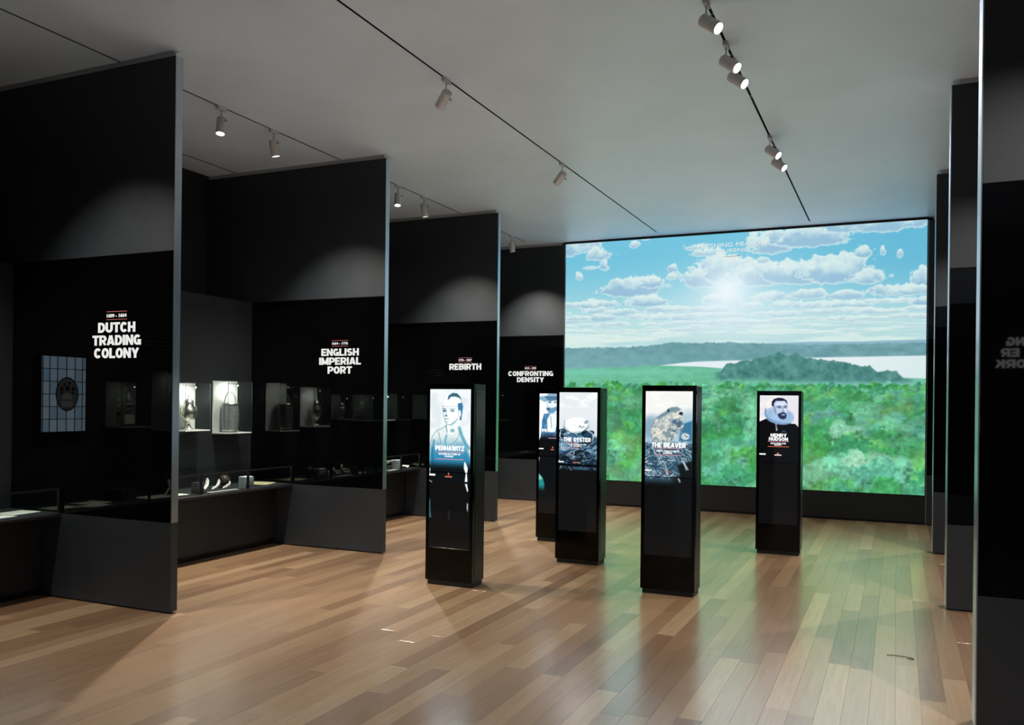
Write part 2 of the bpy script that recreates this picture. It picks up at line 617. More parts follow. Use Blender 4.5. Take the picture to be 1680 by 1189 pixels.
def paint_landscape():
    cv = Canvas(0, 0, 1.42, 1.0, 600, 424, (120, 194, 216))
    u, y, x = cv.X / 1.42, cv.Y, cv.X
    L = lambda a, b, t: np.array(a, float) * (1 - t[..., None]) + np.array(b, float) * t[..., None]
    cv.I = L((112, 190, 216), (176, 216, 220), sstep(0.05, 0.40, y))
    cv.put(0.75 * sstep(0.55, 1.0, u) * sstep(0.42, 0.1, y), (96, 178, 208))
    # heaped clouds: rough tops, flat grey-blue undersides
    nz = fbm(x * 11, y * 13, 5, 3) - 0.5
    nz2 = fbm(x * 34, y * 40, 4, 8) - 0.5
    nz3 = fbm(x * 80, y * 90, 3, 28) - 0.5
    blobs = [(0.03, 0.02, 0.10, 0.055, 1), (0.10, 0.055, 0.06, 0.04, 1), (0.125, 0.10, 0.02, 0.035, .7), (0.08, 0.105, 0.03, 0.016, .6), (0.045, 0.145, 0.014, 0.022, .9),
             (0.21, 0.20, 0.095, 0.058, 1.3), (0.265, 0.185, 0.035, 0.03, .8), (0.215, 0.02, 0.018, 0.025, .9), (0.25, -0.005, 0.02, 0.02, .8),
             (0.335, 0.135, 0.012, 0.028, .8), (0.33, 0.165, 0.016, 0.016, .8), (0.40, 0.05, 0.03, 0.02, .5), (0.44, 0.075, 0.05, 0.02, .6),
             (0.42, 0.175, 0.07, 0.055, 1.2), (0.50, 0.15, 0.09, 0.075, 1.3), (0.58, 0.175, 0.10, 0.06, 1.3), (0.68, 0.175, 0.10, 0.062, 1.3), (0.78, 0.17, 0.09, 0.075, 1.3), (0.855, 0.205, 0.05, 0.035, 1),
             (0.585, 0.115, 0.02, 0.02, .8), (0.60, 0.055, 0.08, 0.06, 1.2), (0.72, 0.03, 0.14, 0.07, 1.4), (0.88, -0.005, 0.2, 0.065, 1.4),
             (0.845, 0.105, 0.026, 0.035, 1), (0.895, 0.105, 0.008, 0.025, .8), (0.935, 0.12, 0.008, 0.022, .8),
             (1.0, 0.215, 0.05, 0.05, 1), (0.93, 0.255, 0.08, 0.035, 1)]
    rsb = np.random.RandomState(77)
    for yr, n, ru, rw in [(0.262, 8, .085, .026), (0.295, 12, .075, .022), (0.325, 15, .065, .017), (0.352, 18, .06, .013), (0.376, 20, .055, .010), (0.397, 22, .05, .008), (0.415, 22, .05, .006)]:
        for k in range(n):
            bu = (k + rsb.uniform(-.4, .4)) / (n - 1)
            if yr < 0.27 and 0.3 < bu < 0.45: continue
            blobs.append((bu, yr + rsb.uniform(-.007, .007), ru * rsb.uniform(.6, 1.3), rw * rsb.uniform(.7, 1.3), 1.0))
    low = sstep(0.24, 0.42, y)
    cv.put(0.75 * low, (188, 222, 222))
    for bu, bw, ru, rw, k in blobs:
        dy = y - bw
        dv = np.where(dy > 0, dy / (rw * 0.72), dy / rw)
        d = 1 - np.sqrt(((u - bu) / ru) ** 2 + dv ** 2)
        amp = np.where(dy > rw * .3, 0.45, 1.0) * min(1.0, 0.45 + rw / .05)
        d = d * k + amp * (1.25 * nz + 0.9 * nz2 + 0.45 * nz3)
        a = sstep(0.0, 0.22, d)
        cv.put(0.92 * a, (216, 233, 231))
        sh = sstep(-0.75, 0.45, dv + 0.9 * nz + 1.1 * nz2) * sstep(0.08, 0.36, d)
        cv.put(0.95 * a * sh * min(1.0, rw / .028), (142, 184, 210))
        cv.put(0.45 * a * sh * (1 - min(1.0, rw / .03)), (164, 200, 206))
    st = fbm(x * 5, y * 60, 4, 21)
    lowm = sstep(0.33, 0.41, y)
    cv.put(0.55 * lowm * sstep(0.50, 0.62, st), (172, 210, 212))
    cv.put(0.6 * lowm * sstep(0.54, 0.42, st), (220, 235, 226))
    # sun behind the cloud
    g = np.exp(-(((u - 0.49) * 1.42 / 0.085) ** 2 + ((y - 0.225) / 0.075) ** 2))
    cv.put(0.95 * g, (240, 247, 252))
    g2 = np.exp(-(((u - 0.50) * 1.42 / 0.26) ** 2 + ((y - 0.28) / 0.15) ** 2))
    cv.put(0.55 * g2, (222, 236, 242))
    # far ridge and wooded hills
    jag = (fbm(x * 60, y * 0 + 3, 3, 2) - 0.5) * 0.012
    crest = np.interp(u, [0, .18, .256, .328, .42, .5, .58, .666, .75, .82, 1], [.445, .446, .439, .430, .433, .431, .440, .444, .447, .448, .446]) + jag
    ridge = np.interp(u, [0, .55, .7, .85, 1], [.46, .440, .436, .438, .434])
    cv.put(sstep(-0.003, 0.003, y - ridge), (138, 178, 196))
    hn = fbm(x * 34, y * 60, 4, 5)
    hill = np.stack([88 + 40 * hn, 140 + 30 * hn, 146 + 34 * hn], -1)
    m = sstep(-0.003, 0.003, y - crest)[..., None]
    cv.I = cv.I * (1 - m) + hill * m
    cv.put(0.35 * sstep(0.43, 0.5, y) * sstep(0.9, 0.0, u) * m[..., 0], (120, 176, 176))
    # marsh
    mt = np.interp(u, [0, .2, .3, .5, .9, 1], [.535, .528, .520, .535, .57, .575])
    mn = fbm(x * 30, y * 90, 4, 9)
    marsh = np.stack([86 + 36 * mn, 168 + 30 * mn, 128 + 40 * mn], -1)
    m = sstep(-0.006, 0.006, y - mt)[..., None]
    cv.I = cv.I * (1 - m) + marsh * m
    cv.put(0.6 * np.exp(-((y - 0.548) / 0.016) ** 2) * sstep(0.6, 0.2, u), (120, 200, 180))
    # water
    K = 1.42
    cv.poly([(.296 * K, .522), (.36 * K, .512), (.408 * K, .507), (.545 * K, .503), (.70 * K, .496), (1.01 * K, .493), (1.01 * K, .577), (.94 * K, .572), (.50 * K, .538), (.42 * K, .528)], (222, 233, 236), 0.003)
    cv.put(0.6 * sstep(0.8, 1.0, u) * sstep(.49, .5, y) * sstep(.58, .57, y), (206, 226, 228))
    # wooded island
    top = np.interp(u, [.44, .475, .50, .53, .56, .60, .635, .655, .683, .705, .73, .76, .81, .853, .90, .93, .963, .99],
                    [.56, .54, .515, .505, .505, .488, .471, .484, .478, .500, .502, .503, .520, .533, .548, .552, .578, .6])
    top = top + (fbm(x * 34, y * 10, 4, 14) - 0.5) * 0.03
    bot = 0.592 + 0.012 * np.sin(u * 9)
    inn = sstep(-0.003, 0.003, y - top) * sstep(0.45, 0.475, u) * sstep(0.985, 0.95, u) * sstep(0.014, -0.014, y - bot)
    tn = fbm(x * 60, y * 60, 4, 17)
    tn = tn + .7 * (fbm(x * 22, y * 26, 3, 19) - .5)
    isl = np.stack([46 + 62 * tn, 104 + 56 * tn, 100 + 54 * tn], -1)
    cv.I = cv.I * (1 - inn[..., None]) + isl * inn[..., None]
    cv.put(0.65 * np.exp(-((y - 0.598) / 0.012) ** 2) * sstep(0.45, 0.7, u), (128, 196, 186))
    # tree crowns, far to near
    rs = np.random.RandomState(11)
    pal = [(56, 140, 80), (64, 148, 92), (88, 162, 118), (100, 176, 132), (104, 178, 144), (52, 138, 78), (74, 158, 78), (92, 166, 92), (66, 148, 112), (84, 160, 134), (56, 142, 96)]
    t1 = fbm(x * 34, y * 34, 4, 31); t2 = fbm(x * 95, y * 95, 3, 37); t3 = fbm(x * 12, y * 12, 3, 41)
    m = sstep(0.60, 0.64, y + 0.03 * (t3 - 0.5))[..., None]
    cv.I = cv.I * (1 - m) + np.array((66, 142, 94.)) * m

    def blob(cx, cy, rx, ry, col, op, rough=0.8):
        i0 = max(0, int((cx - 1.5 * rx) / cv.px)); i1 = min(cv.nx, int((cx + 1.5 * rx) / cv.px) + 2)
        j0 = max(0, int((cy - 1.5 * ry) / cv.px)); j1 = min(cv.ny, int((cy + 1.5 * ry) / cv.px) + 2)
        if i1 <= i0 or j1 <= j0:
            return
        sl = (slice(j0, j1), slice(i0, i1))
        dx, dy = (cv.X[sl] - cx) / rx, (cv.Y[sl] - cy) / ry
        dd = np.sqrt(dx * dx + dy * dy) + rough * (t1[sl] - 0.5) + 0.7 * rough * (t2[sl] - 0.5)
        a = (op * sstep(1.0, 0.65, dd))[..., None]
        f = 1.0 + 0.55 * (t2[sl] - 0.5) + 0.45 * (t1[sl] - 0.5) - 0.13 * np.clip(dy + .3 * dx, -1, 1)
        cv.I[sl] = cv.I[sl] * (1 - a) + (np.array(col, float) * f[..., None]) * a

    def crown(cx, cy, r, col, squash=0.9):
        col = np.array(col, float)
        blob(cx + r * .1, cy + r * .14, r * 1.04, r * squash, col * 0.66, 0.9)
        blob(cx, cy, r, r * squash, col * 0.92, 0.95)
        n = int(7 + 60 * r / 0.09 * .35)
        for k in range(n):
            a = rs.uniform(0, 2 * math.pi); q = rs.uniform(0, .82) ** .6
            ex, ey = q * math.cos(a), q * math.sin(a)
            b = 1.0 - 0.20 * ey - .08 * ex + rs.uniform(-.08, .08)
            blob(cx + r * ex, cy + r * squash * ey, r * rs.uniform(.24, .42), r * rs.uniform(.18, .30), col * b, 0.6, 1.0)

    trees = []
    for yc in 0.608 + 0.47 * np.linspace(0, 1, 17) ** 1.5:
        sz = 0.018 + 0.088 * ((yc - 0.6) / 0.45)
        n = int(1.42 / (sz * 1.7)) + 1
        for k in range(n):
            cx = (k + rs.uniform(-0.35, 0.35)) * 1.42 / max(n - 1, 1)
            if yc < 0.615 and rs.rand() < 0.3: continue
            trees.append((yc + rs.uniform(-.4, .4) * sz, cx, sz * rs.uniform(.8, 1.35), pal[rs.randint(len(pal))]))
    for uu, ww, rr, cc in [(.22, .615, .035, (44, 124, 70)), (.38, .62, .045, (58, 132, 70)), (.49, .66, .05, (52, 128, 76)), (.84, .645, .06, (44, 122, 62)), (.935, .69, .06, (86, 140, 80)), (.98, .70, .05, (50, 132, 76)),
                           (.76, .70, .055, (92, 152, 142)), (.80, .775, .075, (126, 182, 152)), (.48, .81, .085, (54, 142, 76)), (.24, .80, .07, (56, 142, 84)), (.34, .75, .06, (80, 160, 112)), (.72, .84, .075, (56, 146, 74)),
                           (.87, .90, .10, (140, 186, 158)), (.53, .93, .07, (94, 156, 140)), (.49, 1.0, .07, (84, 160, 66)), (.79, 1.0, .085, (70, 152, 76)), (.16, 1.0, .07, (96, 166, 96)), (.98, .93, .06, (104, 138, 92)), (.965, .82, .06, (66, 142, 80)), (.67, .96, .06, (110, 176, 140))]:
        trees.append((ww + .035, uu * 1.42, rr * 1.15, cc))
    for ww, cx, rr, cc in sorted(trees, key=lambda t: t[0] + t[2] * .3):
        crown(cx, ww, rr, cc)
    tm = sstep(.60, .66, y)[..., None] * .10
    cv.I = cv.I * (1 - tm) + np.array((120, 172, 146.)) * tm
    brown = sstep(0.62, 0.72, fbm(x * 7, y * 8, 3, 51)) * sstep(0.68, 0.75, y)
    cv.put(0.22 * brown, (110, 124, 76))
    blue = sstep(0.60, 0.72, fbm(x * 9, y * 9, 3, 61)) * sstep(0.66, 0.72, y)
    cv.put(0.35 * blue * sstep(.4, .55, t2), (104, 164, 164))
    cv.put(0.25 * sstep(0.75, 0.6, y) * sstep(0.6, 0.63, y), (120, 190, 150))
    return cv


KH = 3.4625   # display height in display widths


def kiosk_canvas(x0, y0, W, bg):
    return Canvas(x0, y0, W, W * KH, 112, 388, bg)


def fade_out(cv, y0, y1, col=(11, 11, 12)):
    cv.put(sstep(y0, y1, cv.Y), col)


def paint_sachem():
    cv = kiosk_canvas(172, 172, 415, (214, 220, 222))
    cv.put(0.7 * sstep(0.45, 0.65, fbm(cv.X / 90, cv.Y / 90, 4, 1)), (196, 204, 208))
    ink, mid, skin, deep = (52, 104, 134), (120, 160, 178), (228, 232, 228), (14, 92, 138)
    # body
    cv.poly([(345, 500), (300, 525), (235, 555), (195, 605), (172, 690), (172, 960), (540, 960), (590, 960), (590, 720), (548, 655), (520, 590), (490, 545), (450, 505)], (206, 214, 212), 10)
    cv.put(0.9 * sstep(560, 800, cv.Y + 60 * (fbm(cv.X / 40, cv.Y / 60, 3, 5) - .5)) * cv.polymask([(175, 690), (200, 600), (300, 525), (490, 545), (555, 690), (590, 800), (590, 960), (172, 960)], 14), (24, 112, 152))
    cv.line([(345, 500), (300, 525), (235, 555), (195, 605), (174, 690)], 5, ink, 0.8)
    cv.line([(475, 520), (500, 590), (540, 660), (575, 700)], 26, (50, 128, 160), 0.8, 14)
    cv.line([(215, 640), (200, 760), (205, 860)], 22, deep, 0.55, 12)
    cv.line([(262, 560), (275, 610), (290, 670)], 5, ink, 0.9)
    cv.line([(480, 560), (455, 620), (400, 668), (350, 685)], 4, ink, 0.9)
    cv.line([(345, 590), (330, 640), (340, 690)], 18, (70, 140, 168), 0.7, 8)
    # neck and head
    cv.poly([(352, 470), (350, 560), (400, 585), (455, 545), (452, 440)], (218, 224, 222), 5)
    cv.line([(338, 500), (350, 560)], 8, ink, 0.8, 5)
    cv.ell(405, 545, 22, 16, mid, 8)
    cv.poly([(303, 320), (308, 395), (330, 450), (345, 490), (385, 495), (430, 465), (470, 400), (490, 290), (465, 235), (400, 215), (345, 235), (315, 275)], skin, 4)
    cv.line([(303, 320), (308, 395), (328, 450), (345, 488), (385, 494), (428, 462)], 6, ink, 0.75, 4)
    cv.line([(450, 440), (430, 466), (392, 492)], 14, mid, 0.7, 8)
    cv.poly([(350, 262), (362, 228), (405, 204), (450, 210), (480, 238), (492, 272), (470, 250), (430, 238), (385, 240), (362, 266)], (48, 92, 110), 5)
    cv.poly([(456, 300), (500, 290), (510, 330), (500, 400), (492, 450), (480, 448), (484, 370), (460, 360)], (52, 110, 152), 4)
    cv.line([(304, 322), (360, 330), (456, 324)], 3, ink, 0.7)
    cv.ell(476, 392, 13, 34, (230, 232, 230), 3)
    cv.line([(470, 360), (462, 400), (474, 425)], 4, ink, 0.8)
    cv.line([(488, 420), (484, 446)], 9, (14, 30, 44))
    cv.line([(306, 350), (335, 348)], 9, ink, 0.9, 5); cv.line([(375, 350), (428, 346)], 8, mid, 0.9, 5)
    cv.ell(322, 368, 16, 9, (38, 80, 108), 5); cv.ell(402, 366, 20, 9, (84, 124, 148), 6)
    cv.line([(342, 360), (334, 405), (350, 412)], 9, mid, 0.9, 5); cv.ell(338, 412, 12, 7, ink, 4)
    cv.line([(330, 440), (362, 440)], 7, (70, 116, 140), 0.9, 3); cv.ell(345, 468, 16, 6, mid, 5, 0, .7)
    fade_out(cv, 800, 900, (8, 14, 18))
    cv.poly([(528, 820), (545, 835), (564, 880), (556, 935), (562, 1000), (535, 1000), (544, 930), (524, 880)], (222, 228, 228), 3)
    cv.poly([(172, 890), (180, 890), (180, 935), (172, 935)], (200, 206, 206), 3)
    fade_out(cv, 1002, 1006)
    cv.poly([(536, 1020), (558, 1020), (570, 1085), (560, 1088), (548, 1050)], (214, 220, 220), 3)
    cv.line([(172, 1003), (198, 1016)], 8, (140, 146, 148))
    cv.poly([(172, 1178), (184, 1175), (186, 1262), (196, 1340), (172, 1340)], (60, 106, 122), 6, .8)
    cv.poly([(560, 1186), (570, 1200), (568, 1272), (558, 1240)], (170, 178, 178), 3)
    cv.line([(372, 1275), (380, 1350)], 10, (32, 50, 58), .8, 6)
    return cv


def paint_beaver():
    cv = kiosk_canvas(135, 138, 480, (216, 217, 214))
    cv.put(0.8 * sstep(0.5, 0.65, fbm(cv.X / 110, cv.Y / 70, 4, 2)) * sstep(330, 200, cv.Y), (236, 238, 236))
    cv.put(0.8 * sstep(380, 520, cv.Y + 0.2 * cv.X), (138, 170, 186))
    cv.ell(190, 500, 90, 110, (110, 140, 160), 40, 0, .7)
    cv.poly([(500, 470), (615, 430), (615, 640), (480, 640)], (50, 104, 136), 14)
    fur = fbm(cv.X / 12 + cv.Y / 40, cv.Y / 16, 4, 4)
    # body, head
    body = cv.polymask([(188, 560), (200, 480), (245, 410), (310, 365), (365, 325), (400, 300), (460, 296), (500, 320), (518, 360), (528, 400), (510, 430), (530, 470), (515, 520), (470, 560), (440, 600), (400, 640), (330, 656), (240, 650), (200, 610)], 5)
    cv.put(body, (206, 204, 192))
    cv.put(.8 * body * sstep(0.40, 0.70, fur), (146, 158, 164))
    cv.put(0.75 * body * sstep(0.42, 0.6, fbm(cv.X / 40, cv.Y / 40, 3, 9)) * sstep(330, 460, cv.X), (74, 108, 130))
    cv.poly([(245, 405), (310, 362), (365, 322), (400, 298), (460, 294), (500, 318), (470, 340), (400, 345), (330, 390), (270, 425)], (96, 122, 136), 10, .85)
    cv.ell(450, 385, 52, 34, (214, 210, 198), 16, 0.3, .8)
    cv.ell(370, 332, 11, 18, (34, 56, 74), 4); cv.ell(497, 360, 20, 15, (24, 34, 48), 4); cv.ell(440, 348, 7, 6, (20, 30, 40), 3)
    cv.line([(505, 400), (470, 415)], 6, (40, 62, 80), .9)
    cv.ell(470, 455, 52, 34, (70, 96, 116), 12, 0.2, .8)
    for k in range(46):
        a = random.random() * 6.28
        cx, cy = 450 + random.uniform(-75, 75), 480 + random.uniform(-60, 70)
        cv.line([(cx, cy), (cx + 22 * math.cos(a), cy + 22 * math.sin(a))], 5, random.choice([(30, 56, 76), (196, 204, 204), (66, 100, 122)]), .75)
    cv.ell(545, 590, 42, 34, (190, 198, 200), 6); cv.put(sstep(.5, .6, fur) * np.exp(-(((cv.X - 545) / 40) ** 2 + ((cv.Y - 590) / 34) ** 2)), (70, 96, 114))
    sh = body * sstep(300, 640, cv.Y) * sstep(.46, .62, fbm(cv.X / 30, cv.Y / 30, 4, 33))
    cv.put(.55 * sh, (52, 78, 98))
    cv.line([(200, 610), (190, 560), (205, 480), (250, 412), (312, 364)], 7, (84, 110, 128), .6, 5)
    # lodge of gnawed sticks
    cv.put(0.96 * sstep(640, 690, cv.Y + 12 * np.sin(cv.X / 30)), (44, 74, 94))
    rs = random.Random(3)
    for k in range(330):
        cx, cy = rs.uniform(130, 600), rs.uniform(660, 1010)
        if cx > 470 and cy > 900: continue
        a = rs.choice([0.2, 0.5, 0.9, 1.2, -0.4, 2.4]) + rs.uniform(-.25, .25)
        l = rs.uniform(14, 44)
        col = rs.choice([(196, 206, 208), (150, 172, 182), (110, 142, 158), (20, 38, 52), (22, 42, 58), (84, 118, 138)])
        cv.line([(cx - l * math.cos(a), cy - l * math.sin(a)), (cx, cy + rs.uniform(-6, 6)), (cx + l * math.cos(a), cy + l * math.sin(a))], rs.uniform(4, 8), col, .85)
    cv.poly([(470, 880), (620, 830), (620, 1005), (500, 1005)], (10, 16, 20), 16)
    cv.line([(505, 800), (560, 925)], 9, (150, 182, 194)); cv.line([(530, 840), (575, 920)], 7, (206, 212, 212))
    fade_out(cv, 1000, 1100, (10, 11, 12)); cv.put(sstep(370, 500, cv.X) * sstep(985, 1000, cv.Y), (10, 11, 12))
    cv.line([(478, 1010), (494, 1045)], 14, (150, 160, 164))
    return cv


def paint_oyster():
    cv = kiosk_canvas(328, 160, 415, (206, 211, 213))
    cv.put(0.8 * sstep(0.5, 0.66, fbm(cv.X / 80, cv.Y / 55, 4, 12)) * sstep(360, 240, cv.Y), (228, 231, 230))
    cv.put(0.6 * sstep(380, 540, cv.Y), (190, 200, 206))
    cv.put(sstep(560, 600, cv.Y + 40 * np.cos((cv.X - 560) / 60)), (44, 78, 104))
    rs = random.Random(8)
    for k in range(150):
        cx, cy = rs.uniform(328, 743), rs.uniform(560, 930)
        a = rs.uniform(-.7, .7)
        r = rs.uniform(22, 50)
        col = rs.choice([(30, 60, 84), (58, 96, 124), (96, 134, 158), (20, 34, 46), (14, 26, 36), (132, 160, 176), (40, 88, 116)])
        cv.ell(cx, cy, r * 1.25, r * .6, col, 4, a)
        p = [(cx + r * 1.25 * math.cos(t) * math.cos(a) - r * .6 * math.sin(t) * math.sin(a), cy + r * 1.25 * math.cos(t) * math.sin(a) + r * .6 * math.sin(t) * math.cos(a)) for t in np.linspace(rs.uniform(0, 3), rs.uniform(3, 5.5), 7)]
        cv.line(p, 5, rs.choice([(190, 204, 210), (140, 168, 182), (16, 28, 38)]), .8)
    for p in [[(650, 560), (690, 580), (705, 620), (690, 660)], [(410, 810), (470, 775)], [(495, 780), (490, 815), (505, 830)], [(345, 560), (335, 620), (360, 650)]]:
        cv.line(p, 8, (196, 206, 210))
    # the open shell on top
    cv.ell(515, 505, 138, 78, (58, 84, 104), 5, -0.12)
    cv.ell(515, 495, 134, 76, (224, 227, 226), 4, -0.12)
    cv.ell(505, 475, 105, 46, (236, 237, 235), 10, -0.12)
    sh = fbm(cv.X / 22, cv.Y / 12, 4, 19)
    cv.put(0.75 * sstep(.52, .66, sh) * np.exp(-(((cv.X - 575) / 75) ** 2 + ((cv.Y - 500) / 42) ** 2)), (84, 112, 132))
    cv.line([(400, 540), (450, 572), (510, 580), (570, 568), (630, 520), (650, 480)], 7, (236, 238, 236), .9)
    cv.line([(385, 455), (392, 520), (440, 566)], 5, (70, 98, 118), .8)
    cv.ell(625, 466, 24, 17, (120, 146, 162), 6, -.5)
    cv.put(0.85 * sstep(760, 860, cv.Y) * (sh > .38), (14, 26, 36))
    fade_out(cv, 930, 985, (13, 13, 14)); 
    cv.poly([(328, 905), (745, 905), (745, 925), (328, 925)], (6, 8, 10), 4)
    cv.line([(490, 945), (640, 950)], 22, (66, 100, 124), .7, 8); cv.line([(340, 955), (360, 935)], 7, (120, 140, 150)); cv.line([(440, 935), (470, 970)], 6, (130, 142, 146))
    return cv


def paint_explorer():
    cv = kiosk_canvas(178, 167, 498, (206, 204, 209))
    cv.put(0.7 * sstep(.48, .62, fbm(cv.X / 100, cv.Y / 80, 4, 6)), (222, 219, 216))
    cv.poly([(170, 525), (262, 480), (330, 500), (560, 540), (640, 545), (690, 600), (690, 1900), (170, 1900)], (7, 9, 13), 4)
    # ruff
    cv.ell(432, 440, 194, 112, (146, 176, 206), 3, 0.22)
    ang = np.arctan2((cv.Y - 440) / 112, (cv.X - 432) / 194)
    rad = np.hypot((cv.X - 432) / 194, (cv.Y - 440) / 112)
    cv.put(0.55 * sstep(0.1, .6, np.sin(ang * 46)) * sstep(1.0, .94, rad) * sstep(.5, .62, rad), (88, 122, 160))
    cv.put(0.5 * sstep(.2, .8, np.sin(ang * 46 + 2)) * sstep(1.0, .9, rad) * sstep(.75, .9, rad), (196, 212, 228))
    cv.line([(255, 350), (250, 420), (290, 480), (380, 530), (480, 550), (570, 535)], 20, (70, 100, 142), .6, 12)
    # head
    cv.poly([(345, 260), (350, 340), (365, 400), (400, 450), (450, 485), (500, 480), (525, 440), (540, 370), (538, 270), (500, 222), (430, 205), (370, 220)], (170, 184, 206), 4)
    cv.poly([(345, 250), (352, 330), (372, 400), (400, 440), (395, 380), (380, 320)], (104, 124, 158), 10, .8)
    cv.ell(448, 285, 66, 34, (196, 206, 222), 14, 0, .9); cv.ell(505, 380, 20, 40, (196, 206, 222), 10, 0, .8)
    cv.poly([(332, 310), (334, 250), (360, 214), (420, 196), (480, 204), (525, 232), (540, 285), (520, 262), (500, 238), (440, 240), (385, 240), (362, 275), (358, 312)], (26, 30, 52), 4)
    cv.ell(346, 350, 14, 32, (178, 190, 210), 4, -.15); cv.line([(340, 330), (352, 372)], 5, (70, 88, 122), .8)
    cv.line([(396, 318), (425, 306), (462, 312)], 9, (28, 34, 60), .95, 4); cv.line([(486, 312), (512, 302), (534, 308)], 9, (28, 34, 60), .95, 4)
    cv.ell(432, 328, 24, 9, (60, 74, 108), 5); cv.ell(508, 326, 20, 8, (60, 74, 108), 5); cv.ell(434, 328, 7, 6, (18, 22, 40), 2); cv.ell(508, 326, 7, 6, (18, 22, 40), 2)
    cv.line([(474, 325), (482, 375), (496, 384)], 9, (96, 112, 146), .8, 5); cv.ell(482, 388, 20, 8, (80, 96, 132), 5)
    cv.poly([(408, 420), (440, 400), (480, 394), (520, 402), (528, 430), (520, 470), (490, 488), (450, 482), (420, 455)], (36, 46, 76), 7)
    cv.ell(484, 424, 26, 9, (150, 160, 186), 5)
    cv.line([(392, 545), (402, 632)], 20, (150, 156, 164), .9, 4); cv.line([(395, 565), (402, 590)], 8, (30, 34, 42))
    cv.line([(470, 660), (490, 640), (530, 668)], 12, (70, 100, 132), .8, 6)
    fade_out(cv, 640, 740, (7, 8, 10)); fade_out(cv, 1000, 1100, (9, 9, 10))
    return cv


def paint_governor():
    cv = kiosk_canvas(103, 180, 383, (226, 230, 232))
    cv.put(0.7 * sstep(.5, .64, fbm(cv.X / 70, cv.Y / 70, 4, 16)), (210, 218, 222))
    blue, mid, ink = (86, 134, 172), (142, 178, 202), (34, 66, 96)
    cv.poly([(160, 405), (250, 392), (330, 400), (440, 440), (486, 520), (486, 700), (100, 700), (128, 560), (135, 480)], blue, 6)
    cv.put(.8 * cv.polymask([(160, 405), (250, 392), (330, 400), (440, 440), (486, 700), (100, 700), (135, 480)], 6) * sstep(.45, .6, fbm(cv.X / 16, cv.Y / 60, 3, 22)), (50, 94, 132))
    cv.poly([(195, 470), (235, 400), (300, 398), (330, 450), (290, 600), (200, 600)], (214, 222, 226), 6)
    cv.line([(238, 430), (250, 560)], 6, ink, .7)
    cv.poly([(180, 270), (190, 345), (215, 392), (262, 396), (310, 360), (330, 290), (320, 230), (190, 232)], (214, 222, 224), 5)
    cv.poly([(182, 340), (205, 330), (250, 340), (315, 320), (312, 366), (262, 396), (212, 394)], (94, 136, 168), 8)
    cv.ell(205, 352, 18, 10, ink, 6); cv.ell(226, 278, 16, 7, ink, 5); cv.ell(290, 276, 16, 7, ink, 5); cv.line([(200, 268), (194, 318), (208, 326)], 7, mid, .9, 4)
    cv.line([(208, 264), (246, 262)], 7, ink, .7, 4)
    cv.ell(270, 228, 172, 30, (74, 112, 140), 5, -.04); cv.ell(150, 240, 46, 26, (120, 158, 182), 6, .5)
    cv.poly([(190, 225), (200, 182), (330, 172), (350, 225)], (120, 156, 178), 5); cv.line([(192, 220), (350, 218)], 12, ink, .8, 4)
    fade_out(cv, 590, 700, (8, 11, 15))
    cv.poly([(103, 250), (118, 300), (150, 390), (132, 480), (128, 580), (120, 660), (103, 700)], (222, 228, 230), 5)
    cv.poly([(103, 890), (110, 888), (104, 950)], (210, 214, 214), 3)
    cv.poly([(103, 1072), (150, 1120), (170, 1180), (172, 1260), (103, 1270)], (30, 128, 128), 8)
    cv.poly([(103, 1072), (135, 1104), (148, 1130), (103, 1140)], (120, 184, 170), 10)
    cv.put(sstep(1180, 1280, cv.Y), (13, 14, 15))
    return cv


# ================================================================== the setting
TRACK_X = {'far': -6.95, 'bay': -5.51, 'left': -3.34, 'right': -1.15, 'rbay': 1.04}
SLOT = 0.010        # half width of a track slot in the ceiling
Y_TR0, Y_TR1 = 0.0, 12.72

# floor: subfloor slab, planks as parts
fl = tag(MB().box(XLW - .1, XRW + .1, YE - .1, YS + .3, -0.08, -0.018).build('floor', M['sub']),
         'glossy oak plank floor of the gallery', None, kind='structure')


def plank_geo(x0, x1, y0, y1, dz):
    g, c = 0.0003, 0.0006
    a0, a1, b0, b1 = x0 + g, x1 - g, y0 + g, y1 - g
    z = dz
    vs = [(a0, b0, -.018), (a1, b0, -.018), (a1, b1, -.018), (a0, b1, -.018),
          (a0, b0, z - c), (a1, b0, z - c), (a1, b1, z - c), (a0, b1, z - c),
          (a0 + c, b0 + c, z), (a1 - c, b0 + c, z), (a1 - c, b1 - c, z), (a0 + c, b1 - c, z)]
    fs = [(0, 1, 5, 4), (1, 2, 6, 5), (2, 3, 7, 6), (3, 0, 4, 7), (4, 5, 9, 8), (5, 6, 10, 9), (6, 7, 11, 10), (7, 4, 8, 11), (8, 9, 10, 11)]
    return vs, fs


rp = random.Random(21)
planks = []
PW = 0.127
nrow = int((XRW - XLW) / PW) + 1
for r in range(nrow):
    x0 = XLW + r * PW
    y = YE - rp.uniform(0, 1.6)
    while y < YS + 0.1:
        l = rp.choice([1.2, 1.5, 1.8, 2.1, 2.4]) * rp.uniform(.9, 1.1)
        t = min(max(rp.gauss(0.5, 0.31), 0.0), 1.0)
        planks.append((x0, x0 + PW, y, min(y + l, YS + 0.2), rp.uniform(-.00008, 0), t))
        y += l


def plank_score(p):
    cx = (p[0] + p[1]) / 2
    cs, sn = math.cos(YAW), math.sin(YAW)
    best = 0
    for k in range(5):
        cy = p[2] + (p[3] - p[2]) * (k + .5) / 5
        d = -sn * cx + cs * cy
        if d < 1.5: continue
        u = (cs * cx + sn * cy) / d * F_PX
        v = EYE / d * F_PX
        if abs(u) > 850 or v > 530 or cx < -6.25 or cx > 0.75: continue
        best += (p[3] - p[2]) / 5 / d ** 3
    return best


order = sorted(range(len(planks)), key=lambda i: -plank_score(planks[i]))
front = set(order[:300])


